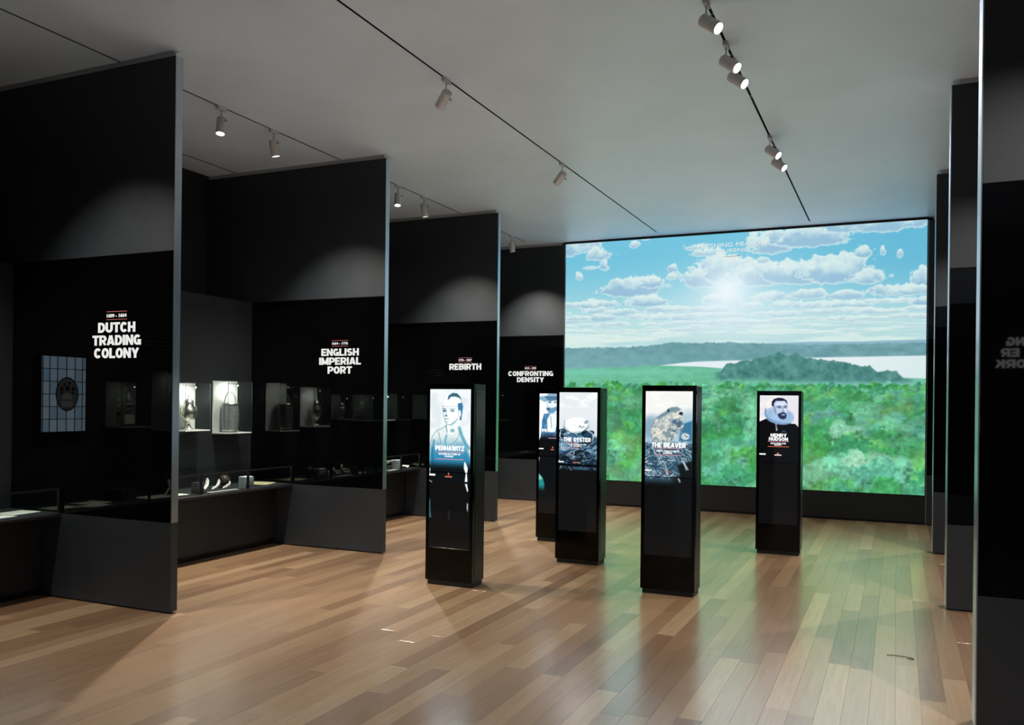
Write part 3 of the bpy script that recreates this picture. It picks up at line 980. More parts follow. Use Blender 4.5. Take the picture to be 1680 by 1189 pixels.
def tint_attr(me, vals):
    a = me.attributes.new('tint', 'FLOAT', 'FACE')
    a.data.foreach_set('value', np.array(vals, dtype=np.float32))


rv, rf, rt = [], [], []
for i, p in enumerate(planks):
    vs, fs = plank_geo(*p[:5])
    if i in front:
        me = bpy.data.meshes.new('plank')
        me.from_pydata(vs, [], fs)
        tint_attr(me, [p[5]] * len(fs))
        obj('plank', me, M['wood'], fl)
    else:
        n = len(rv)
        rv += vs
        rf += [tuple(a + n for a in f) for f in fs]
        rt += [p[5]] * len(fs)
me = bpy.data.meshes.new('planks')
me.from_pydata(rv, [], rf)
tint_attr(me, rt)
tag(obj('planks', me, M['wood'], fl), kind='stuff')

# ceiling in strips between the recessed lighting tracks
cb = MB()
xs = [XLW - .1] + sorted(TRACK_X.values()) + [XRW + .1]
for i in range(len(xs) - 1):
    a = xs[i] + (SLOT if i > 0 else 0)
    b = xs[i + 1] - (SLOT if i < len(xs) - 2 else 0)
    cb.box(a, b, YE - .1, YS + .3, ZC, ZC + .06)
for x in TRACK_X.values():
    cb.box(x - SLOT, x + SLOT, Y_TR1, YS + .3, ZC, ZC + .06)
    cb.box(x - SLOT, x + SLOT, YE - .1, Y_TR0, ZC, ZC + .06)
cb.box(XLW - .1, XRW + .1, YE - .1, YS + .3, ZC + .06, ZC + .1)
tag(cb.build('ceiling', M['ceil']), 'pale grey plaster ceiling', None, kind='structure')

# outer walls
tag(box('wall_left', M['wallk'], None, XLW - .1, XLW, YE, YS + .3, 0, ZC), 'charcoal outer wall of the left bays', kind='structure')
tag(box('wall_right', M['wallk'], None, XRW, XRW + .1, YE, YS + .3, 0, ZC), 'charcoal outer wall of the right bays', kind='structure')
tag(box('wall_back', M['dark'], None, XLW, XRW, YS + .06, YS + .3, 0, ZC), 'dark end wall behind the projection', kind='structure')
wall_e = tag(MB().box(XLW, -4.6, YE - .1, YE, 0, ZC).box(.1, XRW, YE - .1, YE, 0, ZC).box(-4.6, .1, YE - .1, YE, 3.4, ZC).build('wall_entrance', M['grey']),  # unseen opening, added so the cool world light reaches the hall
             'charcoal entrance wall opposite the projection, with a wide opening added to let in light', kind='structure')
# the casework that thickens the left wall in each bay
bays = [(LEFT_Y[0] + TH, LEFT_Y[1]), (LEFT_Y[1] + TH, LEFT_Y[2]), (LEFT_Y[2] + TH, LEFT_Y[3]), (LEFT_Y[3] + TH, YS)]
for i, (a, b) in enumerate(bays):
    tag(box('trim_%d' % (i + 1), M['wallk'], None, XLW, XCW, a, b, 0, ZG1), 'charcoal casework wall between two partitions', kind='structure')


# ------------------------------------------------------------------ partitions
def partition(name, label, side, y, y1=None, back_glass=True, x_in=None, header=True):
    y1 = y1 or y + (TH if side == 'L' else THR)
    if side == 'L':
        xo, xe, s = XLW, XL, 1
    else:
        xo, xe, s = XRW, XR, -1
    root = thing(name, label, 'partition', (0, 0, 0))
    lo = lambda a, b: (min(a, b), max(a, b))
    e = xe - s * 0.006
    x0, x1 = lo(xo, e)
    box('foot', M['kick'], root, *lo(xo, xe - s * .03), y + .012, y1 - .012, 0, .014)
    box('lower_panel', M['grey'], root, *(lo(xo, xe) if side == 'L' else (x0, x1)), y, y1, .014, ZG0, .002)
    box('upper_panel', M['grey'], root, x0, x1, y, y1, ZG1, ZTOP, .002)
    box('core', M['dark'], root, x0, x1, y + .012, y1 - .012, ZG0, ZG1)
    g0, g1 = lo(XCW if side == 'L' else xo, e)
    box('glass_panel', M['bglass'], root, g0, g1, y - .001, y + .012, ZG0 + .002, ZG1 - .002, .001)
    if back_glass:
        box('glass_panel', M['bglass'], root, g0, g1, y1 - .012, y1 + .001, ZG0 + .002, ZG1 - .002, .001)
    box('end_strip', M['strip'], root, *lo(e, xe), y + .002, y1 - .002, ZG0 if side == 'L' else .014, ZTOP - .002)
    if header:
        box('header', M['header'], root, *lo(xo, xe - s * .06), y + .018, y1 - .018, ZTOP, ZC)
    return root


def title(root, y, cx, lines, zs, ws, h, date, zdate, wdate):
    yy = y - .001
    for t, z, w_ in zip(lines, zs, ws):
        lettering(t, cx, yy, z, w_, h, M['letter'], root, offset=0.055)
    box('rule', M['red'], root, cx - wdate / 2, cx + wdate / 2, yy - .002, yy, zdate + .043, zdate + .047)
    box('rule', M['red'], root, cx - wdate / 2, cx + wdate / 2, yy - .002, yy, zdate - .018, zdate - .014)
    lettering(date, cx, yy, zdate, wdate * .97, .028, M['letter'], root, offset=0.03, name='date')


partition('partition_wall', 'charcoal partition nearest the entrance, left side, mostly out of view', 'L', LEFT_Y[0])
pL = [None]
pL.append(partition('partition_wall', 'tall charcoal partition with black glass band titled DUTCH TRADING COLONY', 'L', LEFT_Y[1]))
pL.append(partition('partition_wall', 'tall charcoal partition with black glass band titled ENGLISH IMPERIAL PORT', 'L', LEFT_Y[2]))
pL.append(partition('partition_wall', 'tall charcoal partition with black glass band titled REBIRTH', 'L', LEFT_Y[3]))
pL.append(partition('partition_wall', 'charcoal partition titled CONFRONTING DENSITY beside the projection', 'L', YS - .01, YS + .06))
title(pL[1], LEFT_Y[1], -5.495, ['DUTCH', 'TRADING', 'COLONY'], [2.109, 2.010, 1.911], [.395, .515, .475], .078, '1609 - 1664', 2.225, .215)
title(pL[2], LEFT_Y[2], -5.475, ['ENGLISH', 'IMPERIAL', 'PORT'], [2.086, 1.990, 1.894], [.485, .54, .315], .078, '1664 - 1776', 2.205, .21)
title(pL[3], LEFT_Y[3], -5.394, ['REBIRTH'], [2.045], [.49], .085, '1776 - 1827', 2.165, .205)
title(pL[4], YS - .01, -5.50, ['CONFRONTING', 'DENSITY'], [2.045, 1.945], [.80, .48], .080, '1810 - 1898', 2.160, .205)

pR = []
for y, lab in zip(RIGHT_Y, ['nearest charcoal partition on the right side with black glass band', 'middle charcoal partition on the right side of the hall',
                            'farthest free-standing charcoal partition on the right side of the hall']):
    pR.append(partition('partition_wall', lab, 'R', y))
partition('partition_wall', 'narrow dark partition at the right edge of the projection', 'R', YS - .01, YS + .06)

# the projection wall
scr = thing('projection_screen', 'wall-size projection of a wooded river valley under a cloudy blue sky', 'screen', (-2.27, YS, 0))
SX0, SX1, SZ0, SZ1 = -4.90, 0.352, 0.402, 4.165
cvs = paint_landscape()
me = cvs.mesh('picture', SX0, SX1, SZ0, SZ1, YS - .012)
so = obj('picture', me, M['screen_pic'], scr)
so.location = (2.27, -YS, 0)
for nm, mt, a in [('plinth', M['dark'], (XL, XR, YS - .005, YS + .06, .03, SZ0 - .004)), ('kick', M['kick'], (XL, XR, YS + .02, YS + .06, 0, .03)),
                  ('backing', M['kick'], (XL, XR, YS - .008, YS + .06, SZ0 - .004, SZ1)), ('top_trim', M['kick'], (XL, XR, YS - .02, YS + .06, SZ1, ZC)),
                  ('side_trim', M['strip'], (XL - .004, SX0, YS - .016, YS + .06, SZ0, SZ1))]:
    o = box(nm, mt, scr, *a)
    o.location = (2.27, -YS, 0)
TL = lambda b, z, w_, h, m, cx=-2.268: lettering(b, cx, YS - .0125, z, w_, h, m, scr, offset=0.0)
for o in [TL('FLUSHING', 3.963, .52, .062, M['letter'], -2.518), TL('MEADOW', 3.963, .445, .062, M['letter'], -1.981), TL('QUEENS', 3.872, .43, .062, M['letter']), TL('1609', 3.735, .17, .055, M['letter']),
          box('rule', M['red'], scr, -2.37, -2.15, YS - .0145, YS - .0125, 3.815, 3.822)]:
    o.location = (2.27, -YS, 0)

# mirrored in the right glass: line ends of the large title on the entrance wall
for t, z, xe_, w_ in [('NG', 2.530, 1.463, .24), ('ER', 2.365, 1.394, .24), ('ORK', 2.200, 1.321, .40)]:
    tot = sum(GLYPH[c][0] + .055 for c in t) - .055
    x_ = xe_ + w_
    for c in t:      # read from the room, so the line runs toward -X
        lw_ = GLYPH[c][0] / tot * w_
        lettering(c, x_ - lw_ / 2, YE + .001, z, lw_, .125, M['letter'], wall_e, offset=0.055, flip=True)
        x_ -= lw_ + .055 / tot * w_

# ------------------------------------------------------------------ tracks and spotlights
for key, lab in [('far', 'black recessed lighting track above the casework at far left'), ('bay', 'black recessed lighting track running over the left bays'),
                 ('left', 'long black lighting track across the left half of the hall ceiling'), ('right', 'black lighting track carrying five lit spotlights toward the projection'),
                 ('rbay', 'recessed lighting track over the right bays')]:
    x = TRACK_X[key]
    t = thing('lighting_track', lab, 'track', (x, 0, ZC))
    g = SLOT - .0005
    MB().box(-g, g, Y_TR0 + .002, Y_TR1 - .002, .030, .058).build('rail', M['track'], t)
    MB().box(-g, -g + .0015, Y_TR0 + .002, Y_TR1 - .002, .001, .030).build('side_lip', M['track'], t)
    MB().box(g - .0015, g, Y_TR0 + .002, Y_TR1 - .002, .001, .030).build('side_lip', M['track'], t)
    for yy in (4.2, 7.4, 10.6):
        MB().box(-g + .002, g - .002, yy, yy + .06, .012, .0295).build('joiner', M['steel'], t)


def spotlight(key, y, aim, label, power, lit=True, angle=92, blend=1.0, col=(1.0, .965, .90), group=None, drop=.13):
    x = TRACK_X[key]
    root = thing('track_spotlight', label, 'spotlight', (x, y, ZC), group)
    MB().box(-.016, .016, -.055, .055, -.030, .004, .003).build('adapter', M['lampw'], root)
    MB().lathe([(.0055, -drop), (.0055, -.028)], 10).build('stem', M['steel'], root, True)
    piv = Vector((0, 0, -drop))
    d = (Vector(aim) - (Vector((x, y, ZC)) + piv)).normalized()
    q = Vector((0, 0, -1)).rotation_difference(d)
    Mx = Matrix.Translation(piv) @ q.to_matrix().to_4x4()
    R, Lh = .041, .155
    # hollow can: rear cap, outer wall, front lip, inner wall
    prof = [(0.004, .035), (R - .006, .035), (R, .029), (R, -Lh + .037), (R - .0015, -Lh + .035), (R - .004, -Lh + .035), (R - .005, -Lh + .065), (.004, -Lh + .066)]
    body = MB().lathe(prof, 26).xf(Mx).build('housing', M['lampw'], root, True)
    MB().lathe([(.0065, -.018), (.0065, .018)], 10).xf(Mx @ Matrix.Translation((R + .004, 0, .0)) @ Matrix.Rotation(PI / 2, 4, 'Y')).build('knuckle', M['steel'], root, True)
    MB().lathe([(R - .0055, -Lh + .060), (R - .0055, -Lh + .064)], 24).xf(Mx).build('lens', M['lens'] if lit else M['dimlens'], body, True)
    if power > 0:
        ld = bpy.data.lights.new('spot_beam', 'SPOT')
        ld.energy = power
        ld.spot_size = math.radians(angle)
        ld.spot_blend = blend
        ld.color = col
        ld.shadow_soft_size = .025
        lo_ = bpy.data.objects.new('spot_beam', ld)
        C.objects.link(lo_)
        lo_.parent = root
        lo_.matrix_local = Mx @ Matrix.Translation((0, 0, -Lh + .030))
    return root


# left bays: one lamp toward each of the two partitions of a bay
for y, ay, lab in [(3.72, 5.3, 'white track spotlight over the first left bay, hidden behind the Dutch panel'),
                   (5.90, 4.0, 'lit white track spotlight just right of the Dutch Trading Colony panel top'),
                   (6.60, 8.4, 'white track spotlight above the English Imperial Port panel, second on its track'),
                   (8.86, 7.0, 'lit white track spotlight half hidden behind the English Imperial Port panel end'),
                   (9.48, 11.2, 'white track spotlight above the Rebirth panel'),
                   (11.60, 9.6, 'white track spotlight over the last left bay, hidden behind the Rebirth panel'),
                   (12.20, 13.4, 'small white track spotlight above the Confronting Density panel')]:
    spotlight('bay', y, (-5.12, y + (.85 if ay > y else -.85), 0), lab, P_BAY * (.7 if y < 4 else 1.05), col=(1.0, .94, .84))
spotlight('bay', 2.7, (-5.15, 2.0, 0), 'white track spotlight over the first left bay turned to the entrance', P_BAY * .15)
for y, ay, lab in [(3.72, 5.3, 'track spotlight over the right side, before the nearest right partition'), (5.85, 4.0, 'track spotlight just behind the nearest right partition'),
                   (6.55, 8.4, 'track spotlight just before the middle right partition'), (8.70, 7.0, 'track spotlight just behind the middle right partition'),
                   (9.42, 11.2, 'track spotlight just before the farthest free-standing right partition'), (11.55, 9.6, 'track spotlight behind the farthest free-standing right partition')]:
    spotlight('rbay', y, (-.1, y + (.7 if ay > y else -.7), 0), lab, P_BAY * .62, group='spotlights over the right bays')
# hall tracks
spotlight('left', 6.08, (-5.6, 7.3, 2.2), 'white track spotlight alone on the long left track, nearer one', P_HALL * .5, angle=64)
spotlight('left', 8.70, (-5.6, 10.0, 2.2), 'white track spotlight alone on the long left track, farther one', P_HALL * .5, angle=64)
for y, lab in [(5.55, 'nearest lit spotlight on the right hall track at the top edge'), (6.25, 'lit spotlight on the right hall track, upper one of the overlapping pair'),
               (6.58, 'lit spotlight on the right hall track, lower one of the overlapping pair'), (8.58, 'lit spotlight on the right hall track, fourth from the top edge'),
               (9.05, 'lit spotlight on the right hall track, farthest of the five')]:
    spotlight('right', y, (1.1, y - .9, 2.2), lab, P_HALL, angle=98, col=(.86, .94, 1.0))


# ------------------------------------------------------------------ kiosks
def kiosk(label, x0, y, cv, wtot=.462, D=.235):
    H = 1.762
    root = thing('display_kiosk', label, 'kiosk', (x0, y, 0), 'display kiosks standing in the hall')
    MB().box(.014, wtot - .014, .016, D - .014, 0, .045).build('base', M['kick'], root)
    MB().box(0.004, wtot - .004, .030, D, .042, H - .004, .004).build('cabinet', M['kiosk'], root)
    MB().box(wtot - .004, wtot - .001, .045, D - .015, .10, H - .05, .001).build('side_panel', M['kside'], root)
    MB().box(.001, .004, .045, D - .015, .10, H - .05, .001).build('side_panel', M['kside'], root)
    MB().lathe([(.006, -.001), (.006, .002)], 12).xf(Matrix.Translation((wtot - .001, .07, H - .09)) @ Matrix.Rotation(PI / 2, 4, 'Y')).build('lock', M['kick'], root)
    b = .031
    z0, z1 = .328, 1.713
    f = MB()
    f.box(0, b, 0, .030, .042, H, .0008).box(wtot - b, wtot, 0, .030, .042, H, .0008)
    f.box(b, wtot - b, 0, .030, z1, H, .0008).box(b, wtot - b, 0, .030, .042, z0, .0008)
    f.build('bezel', M['kframe'], root)
    me_ = cv.mesh('display', b, wtot - b, z0, z1, .0004)
    obj('display', me_, M['kiosk_pic'], root)
    MB().box(b, wtot - b, -.0008, .0003, .985, .992).build('divider', M['kframe'], root)
    return root


def ktext(root, cv0, W, rows, rules, wtot=.462):
    """rows: (text, x-centre, baseline y, width, cap height) in the units the picture was painted in."""
    x0, y0 = cv0
    sc_ = .400 / W
    fx = lambda x: .031 + (x - x0) * sc_
    fz = lambda y: 1.713 - (y - y0) * sc_
    for t, cx, by, w_, h_, mt, off in rows:
        lettering(t, fx(cx), .0002, fz(by), w_ * sc_, h_ * sc_, M[mt], root, offset=off, depth=.001, name='display_lettering')
    for xa, xb, yy, th, mt in rules:
        box('display_rule', M[mt], root, fx(xa), fx(xb), -.0008, .0002, fz(yy + th / 2), fz(yy - th / 2))


k1 = kiosk('black kiosk whose display shows a shaven-headed man with a dark crest of hair', -3.780, 6.60, paint_sachem())
ktext(k1, (172, 172), 415, [('PENHAWITZ', 378, 727, 295, 44, 'kwhite', .05), ('SACHEM IN A TIME OF', 377, 766, 222, 17, 'kwhite', .03), ('CHANGE', 372, 786, 88, 16, 'kwhite', .03)],
      [(233, 520, 741, 6, 'krule'), (236, 520, 804, 7, 'krule'), (332, 406, 962, 12, 'korange'), (364, 376, 938, 22, 'korange'), (172, 232, 950, 16, 'kwhite')])
k2 = kiosk('black kiosk with an oyster shell on a heap of shells on its display', -3.135, 8.09, paint_oyster())
ktext(k2, (328, 160), 415, [('THE OYSTER', 527, 672, 300, 44, 'kwhite', .05), ('THE WORLD IN', 527, 708, 200, 15, 'kwhite', .03), ('A SHELL', 517, 725, 130, 14, 'kwhite', .03)],
      [(388, 540, 682, 6, 'krule'), (388, 540, 740, 7, 'krule'), (484, 550, 886, 10, 'korange'), (324, 384, 884, 12, 'kwhite')])
k3 = kiosk('black kiosk with a beaver above gnawed sticks on its display', -1.980, 7.12, paint_beaver())
ktext(k3, (135, 138), 480, [('THE BEAVER', 375, 706, 350, 50, 'kwhite', .05), ("NEW YORK'S FIRST", 368, 751, 228, 17, 'kwhite', .03), ('ECONOMY', 367, 770, 96, 15, 'kwhite', .03)],
      [(230, 505, 713, 6, 'krule'), (230, 505, 782, 7, 'krule'), (328, 405, 950, 8, 'korange'), (135, 200, 942, 12, 'kwhite')])
k4 = kiosk('black kiosk showing a bearded man in a wide white ruff', -1.392, 9.61, paint_explorer())
ktext(k4, (178, 167), 498, [('HENRY', 426, 724, 208, 46, 'kwhite', .05), ('HUDSON', 424, 774, 246, 46, 'kwhite', .05), ('EXPLORER FOR', 424, 820, 200, 20, 'kwhite', .03), ('PROFIT', 420, 840, 96, 18, 'kwhite', .03)],
      [(288, 560, 783, 7, 'krule'), (288, 560, 853, 9, 'korange'), (376, 466, 966, 11, 'kwhite'), (408, 432, 946, 26, 'korange'), (180, 262, 958, 18, 'kwhite')])
k5 = kiosk('black kiosk half hidden behind the oyster kiosk, showing a man in a brimmed hat', -3.828, 9.25, paint_governor())
ktext(k5, (103, 180), 383, [('PETER', 215, 607, 155, 34, 'kwhite', .05)], [(213, 390, 674, 7, 'krule'), (240, 280, 800, 10, 'korange'), (258, 272, 776, 20, 'korange'), (103, 156, 792, 12, 'kwhite')])


# ================================================================== left bays: benches, wall cases, exhibits
XF = -6.085      # glass front of the bench cases
ZD, ZT = .69, .885


def bench(y0, y1, posts, label):
    root = thing('display_bench', label, 'display bench', (XCW, y0, 0), 'glass-topped benches along the left bays')
    L = y1 - y0
    d = XF - XCW
    MB().box(0, .37, .002, L - .002, .06, .655).build('base', M['dark'], root)
    MB().box(0, .33, .002, L - .002, 0, .06).build('kick', M['kick'], root)
    MB().box(0, d + .004, .002, L - .002, .655, ZD - .006, .002).build('deck', M['fabric'], root)
    MB().box(d - .006, d + .006, .002, L - .002, .672, .684).build('lower_rail', M['strip'], root)
    MB().box(d - .026, d + .004, .002, L - .002, ZT - .012, ZT - .0065).box(d - .005, d + .004, .002, L - .002, ZT - .021, ZT - .012).build('upper_rail', M['track'], root)
    MB().box(d - .022, d - .010, .03, L - .03, ZT - .018, ZT - .0125).build('led_strip', M['ledc'], root)
    cuts = [0.0] + [p - y0 for p in posts] + [L]
    for a, b in zip(cuts, cuts[1:]):
        MB().box(.002, d + .003, a + .003, b - .003, ZT - .006, ZT).build('top_pane', M['glass'], root)
        MB().box(d - .003, d + .003, a + .014, b - .014, ZD - .006, ZT - .021).build('front_pane', M['glass'], root)
    for c in cuts:
        c0 = min(max(c - .012, .003), L - .027)
        MB().box(d - .012, d + .004, c0, c0 + .024, ZD - .006, ZT - .012).build('post', M['kiosk'], root)
    return root


bench(*bays[0], [3.0, 3.9], 'long glass-topped bench in the first left bay beside the Dutch panel')
bench(*bays[1], [6.0, 6.30, 6.957], 'long glass-topped bench between the Dutch and English panels')
bench(*bays[2], [8.8, 9.95], 'glass-topped bench between the English and Rebirth panels')
bench(*bays[3], [11.6], 'glass-topped bench in the last left bay behind the Rebirth panel')


def vitrine(y0, y1, z0, z1, label, depth=.215, board='board', power=2.8, group='glass wall cases in the left bays'):
    root = thing('wall_case', label, 'display case', (XCW, y0, z0), group)
    w_, h = y1 - y0, z1 - z0
    t = .004
    MB().box(.0005, .012, 0, w_, 0, h, .001).build('back_board', M[board], root)
    MB().box(.012, depth, 0, w_, 0, .014, .001).build('base', M['board' if board == 'board' else 'gboard'], root)
    MB().box(.012, depth, t, w_ - t, h - t, h).build('top_pane', M['glass'], root)
    MB().box(.012, depth, 0, t, .014, h).build('side_pane', M['glass'], root)
    MB().box(.012, depth, w_ - t, w_, .014, h).build('side_pane', M['glass'], root)
    MB().box(depth - t, depth, t, w_ - t, .014, h - t).build('front_pane', M['glass'], root)
    e = MB()
    for yy in (0, w_ - .003):
        e.box(depth, depth + .003, yy, yy + .003, 0, h)
    e.box(depth, depth + .003, 0, w_, h - .003, h).box(depth, depth + .003, 0, w_, 0, .003)
    e.build('edge_strip', M['strip'], root)
    arm = MB().tube([(.012, w_ * .5, h - .03), (depth * .78, w_ * .5, h - .03)], .003).build('lamp_arm', M['steel'], root)
    Mx = Matrix.Translation((depth * .80, w_ * .5, h - .036)) @ Matrix.Rotation(-.75, 4, 'Y')
    MB().lathe([(.004, .012), (.009, .010), (.009, -.014), (.007, -.015)], 12).xf(Mx).build('lamp_head', M['steel'], arm, True)
    MB().lathe([(.0075, -.0165), (.0075, -.0155)], 12).xf(Mx).build('lamp_bulb', M['lens'], arm, True)
    if power:
        ld = bpy.data.lights.new('case_light', 'SPOT')
        ld.energy = power; ld.spot_size = math.radians(150); ld.spot_blend = .8
        ld.color = (1, .97, .92); ld.shadow_soft_size = .012
        o = bpy.data.objects.new('case_light', ld); C.objects.link(o); o.parent = root
        o.matrix_local = Matrix.Translation((depth * .78, w_ * .5, h - .055)) @ Matrix.Rotation(.75, 4, 'Y')
    return root


V = {}
V['b2r'] = vitrine(7.065, 7.435, 1.235, 1.80, 'bright glass wall case with a silver bucket beside the English panel')
V['b2l'] = vitrine(6.47, 6.81, 1.275, 1.765, 'glass wall case with a silver urn, left of the bucket case')
V['b2c'] = vitrine(5.97, 6.17, 1.355, 1.68, 'small narrow wall case behind the Dutch panel, mirrored in the English panel', power=.7, board='gboard')
V['b2d'] = vitrine(5.20, 5.73, 1.33, 1.69, 'wide wall case with a slim rod, mirrored in the English panel glass', power=1.0, board='gboard')
V['b1a'] = vitrine(3.53, 3.88, 1.325, 1.755, 'wall case of small finds mirrored in the Dutch panel', power=.7, board='gboard')
V['b1b'] = vitrine(2.90, 3.345, 1.285, 1.875, 'tall wall case with a dark sprig mirrored at the Dutch panel edge', power=1.0, board='gboard')
V['b3a'] = vitrine(10.10, 10.40, 1.33, 1.71, 'wall case beside the Rebirth panel, seen past the English panel end', power=.8, board='gboard')
V['b3b'] = vitrine(9.20, 9.70, 1.33, 1.71, 'dim wall case in the Rebirth bay mirrored in its glass', power=.35, board='gboard')
V['b4a'] = vitrine(11.65, 12.15, 1.28, 1.78, 'dim wall case mirrored in the Confronting Density panel', power=.35, board='gboard')


def cyl_thing(name, label, cat, loc, group=None):
    return thing(name, label, cat, loc, group)


# silver urn
def urn(label, x, y, z, s=1.0, mat='silver'):
    r = thing('silver_urn', label, 'urn', (x, y, z + .0015))
    S = Matrix.Scale(s, 4)
    MB().lathe([(.001, 0), (.042, 0), (.045, .006), (.040, .012), (.018, .03), (.013, .05), (.018, .062)], 28).xf(S).build('foot', M[mat], r, True)
    MB().lathe([(.018, .062), (.045, .085), (.066, .12), (.072, .155), (.064, .19), (.045, .215), (.040, .235), (.048, .245), (.044, .247), (.03, .24)], 32).xf(S).build('body', M[mat], r, True)
    lid = MB().lathe([(.046, .247), (.044, .255), (.03, .272), (.012, .282), (.006, .29)], 28).xf(S).build('lid', M[mat], r, True)
    MB().lathe([(.004, .288), (.009, .296), (.011, .304), (.006, .313), (.003, .318), (.006, .324), (.001, .333)], 16).xf(S).build('finial', M[mat], lid, True)
    for sg in (-1, 1):
        MB().tube([(0, sg * .060, .19), (0, sg * .085, .215), (0, sg * .098, .195), (0, sg * .095, .16), (0, sg * .080, .13), (0, sg * .064, .125)], .0045).xf(S).build('handle', M[mat], r, True)
    return r


urn('polished silver urn with two handles in the left bright wall case', XCW + .11, 6.62, 1.290, 1.12)
urn('dark pewter urn with finial in the narrow wall case behind the Dutch panel', XCW + .10, 6.07, 1.370, .72, 'pewter')

# silver bucket
bk = thing('silver_bucket', 'silver bucket with raised swing handle in the bright wall case', 'bucket', (XCW + .112, 7.215, 1.2505))
bk.scale = (.94, .94, 1)
MB().lathe([(.001, 0), (.078, 0), (.084, .006), (.086, .03), (.097, .12), (.098, .20), (.090, .30), (.087, .302), (.094, .20), (.092, .12), (.08, .03), (.002, .012)], 36).build('body', M['pewter'], bk, True)
MB().lathe([(.088, .292), (.096, .296), (.098, .304), (.092, .312), (.086, .308)], 36).build('rim', M['silver'], bk, True)
MB().lathe([(.0855, .012), (.091, .014), (.0925, .022), (.0875, .026)], 36).build('foot_band', M['silver'], bk, True)
MB().tube([(0, .092 * math.cos(t), .30 + .135 * math.sin(t)) for t in np.linspace(0, PI, 17)], .0055).build('handle', M['silver'], bk, True)
for sg in (-1, 1):
    MB().lathe([(.004, -.012), (.012, -.008), (.012, .008), (.004, .012)], 12).xf(Matrix.Translation((0, sg * .096, .30)) @ Matrix.Rotation(PI / 2, 4, 'X')).build('handle_lug', M['silver'], bk, True)

# slim silver rod on stands
rd = thing('silver_rod', 'slim silver rod with knobbed ends on two pins in a wall case', 'rod', (XCW + .07, 5.30, 1.50))
MB().tube([(0, 0, 0), (0, .05, .004), (0, .16, .006), (0, .27, .004), (0, .31, 0)], [.006, .010, .013, .009, .014]).build('shaft', M['silver'], rd, True)
for yy in (.05, .27):
    MB().tube([(-.058, yy, 0), (0, yy, 0)], .003).build('pin', M['steel'], rd)

# small finds pinned on the board of the first bay
for i, (yy, zz, kind, lab) in enumerate([(3.62, 1.62, 'flake', 'pale stone flake pinned high in the case of small finds'), (3.60, 1.545, 'bar', 'bright white bar pinned in the case of small finds'),
                                         (3.62, 1.50, 'stick', 'thin dark stick pinned in the case of small finds'), (3.61, 1.40, 'card', 'pale patterned tile near the bottom of the case of small finds'),
                                         (3.74, 1.585, 'dot', 'pale button, uppermost of the column in the case of small finds'), (3.74, 1.53, 'dot', 'small button, second in the column of the small finds case'),
                                         (3.74, 1.46, 'ring', 'dark ring, third in the column of the small finds case'), (3.74, 1.40, 'ring', 'dark ring, lowest in the column of the small finds case')]):
    x = XCW + .012
    nm = {'flake': 'stone_flake', 'bar': 'white_bar', 'stick': 'thin_stick', 'card': 'patterned_tile', 'dot': 'button', 'ring': 'ring'}[kind]
    m = MB()
    if kind == 'flake':
        m.prism([(yy - .016, zz - .035), (yy + .006, zz - .03), (yy + .016, zz + .012), (yy + .002, zz + .04), (yy - .014, zz + .014)], 'x', x, x + .012); mt = M['bone']
    elif kind == 'bar':
        m.box(x, x + .012, yy - .045, yy + .045, zz - .006, zz + .006, .002); mt = M['board']
    elif kind == 'stick':
        m.tube([(x + .006, yy - .04, zz + .012), (x + .006, yy, zz - .004), (x + .006, yy + .045, zz - .012)], [.003, .005, .004]); mt = M['parch']
    elif kind == 'card':
        m.box(x, x + .012, yy - .055, yy + .055, zz - .045, zz + .045, .003); mt = M['paper']
    elif kind == 'dot':
        m.lathe([(.012, 0), (.012, .006), (.006, .009)], 14).xf(Matrix.Translation((x, yy, zz)) @ Matrix.Rotation(PI / 2, 4, 'Y')); mt = M['bone']
    else:
        m.tube([(x + .006, yy + .014 * math.cos(t), zz + .014 * math.sin(t)) for t in np.linspace(0, 2 * PI, 15)], .004); mt = M['brown']
    tag(m.build(nm, mt, None), lab, 'artifact')

# dark sprig in the tall case of the first bay
sp = thing('dark_sprig', 'dark twiggy sprig standing low in the tall wall case', 'sprig', (XCW + .10, 3.07, 1.299))
rs = random.Random(4)
MB().tube([(0, 0, 0), (.004, .004, .06), (-.004, .012, .13)], [.006, .005, .003]).build('stem', M['brown'], sp)
for k in range(9):
    a = rs.uniform(0, 6.28); h = rs.uniform(.03, .12)
    e_ = (.05 * math.cos(a), .07 * math.sin(a), h + rs.uniform(.02, .06))
    MB().tube([(0, .005, h), (e_[0] * .5, e_[1] * .5, h + .02), e_], [.003, .005, .008], 6).build('twig', M['brown'], sp)

# ------------------------------------------------------------------ leaded window panel on the wall of the first bay
lw = thing('leaded_window', 'backlit leaded glass panel with an oval medallion, mirrored in the Dutch panel', 'window panel', (XCW, 4.115, 1.305))
WW, WH = .440, .655
MB().box(.0005, .03, -.02, WW + .02, -.02, WH + .02, .003).build('light_box', M['kick'], lw)
for a in [(-.02, 0, -.02, WH + .02), (WW, WW + .02, -.02, WH + .02), (0, WW, -.02, 0), (0, WW, WH, WH + .02)]:
    MB().box(.03, .048, *a, .002).build('frame', M['kick'], lw)
cols = [0, .035, .112, .195, .285, .360, .425, WW]
rows_ = [WH * k / 6 for k in range(7)]
for i in range(7):
    for j in range(6):
        a0, a1, b0, b1 = cols[i] + .002, cols[i + 1] - .002, rows_[j] + .002, rows_[j + 1] - .002
        MB().box(.031, .037, a0, a1, b0, b1).build('pane', rs.choice(M['wglass']), lw)
for c in cols[1:-1]:
    MB().box(.036, .041, c - .003, c + .003, 0, WH).build('lead_came', M['lead'], lw)
for r_ in rows_[1:-1]:
    MB().box(.036, .0415, 0, WW, r_ - .003, r_ + .003).build('lead_came', M['lead'], lw)
oc = (WW * .44, WH * .50)
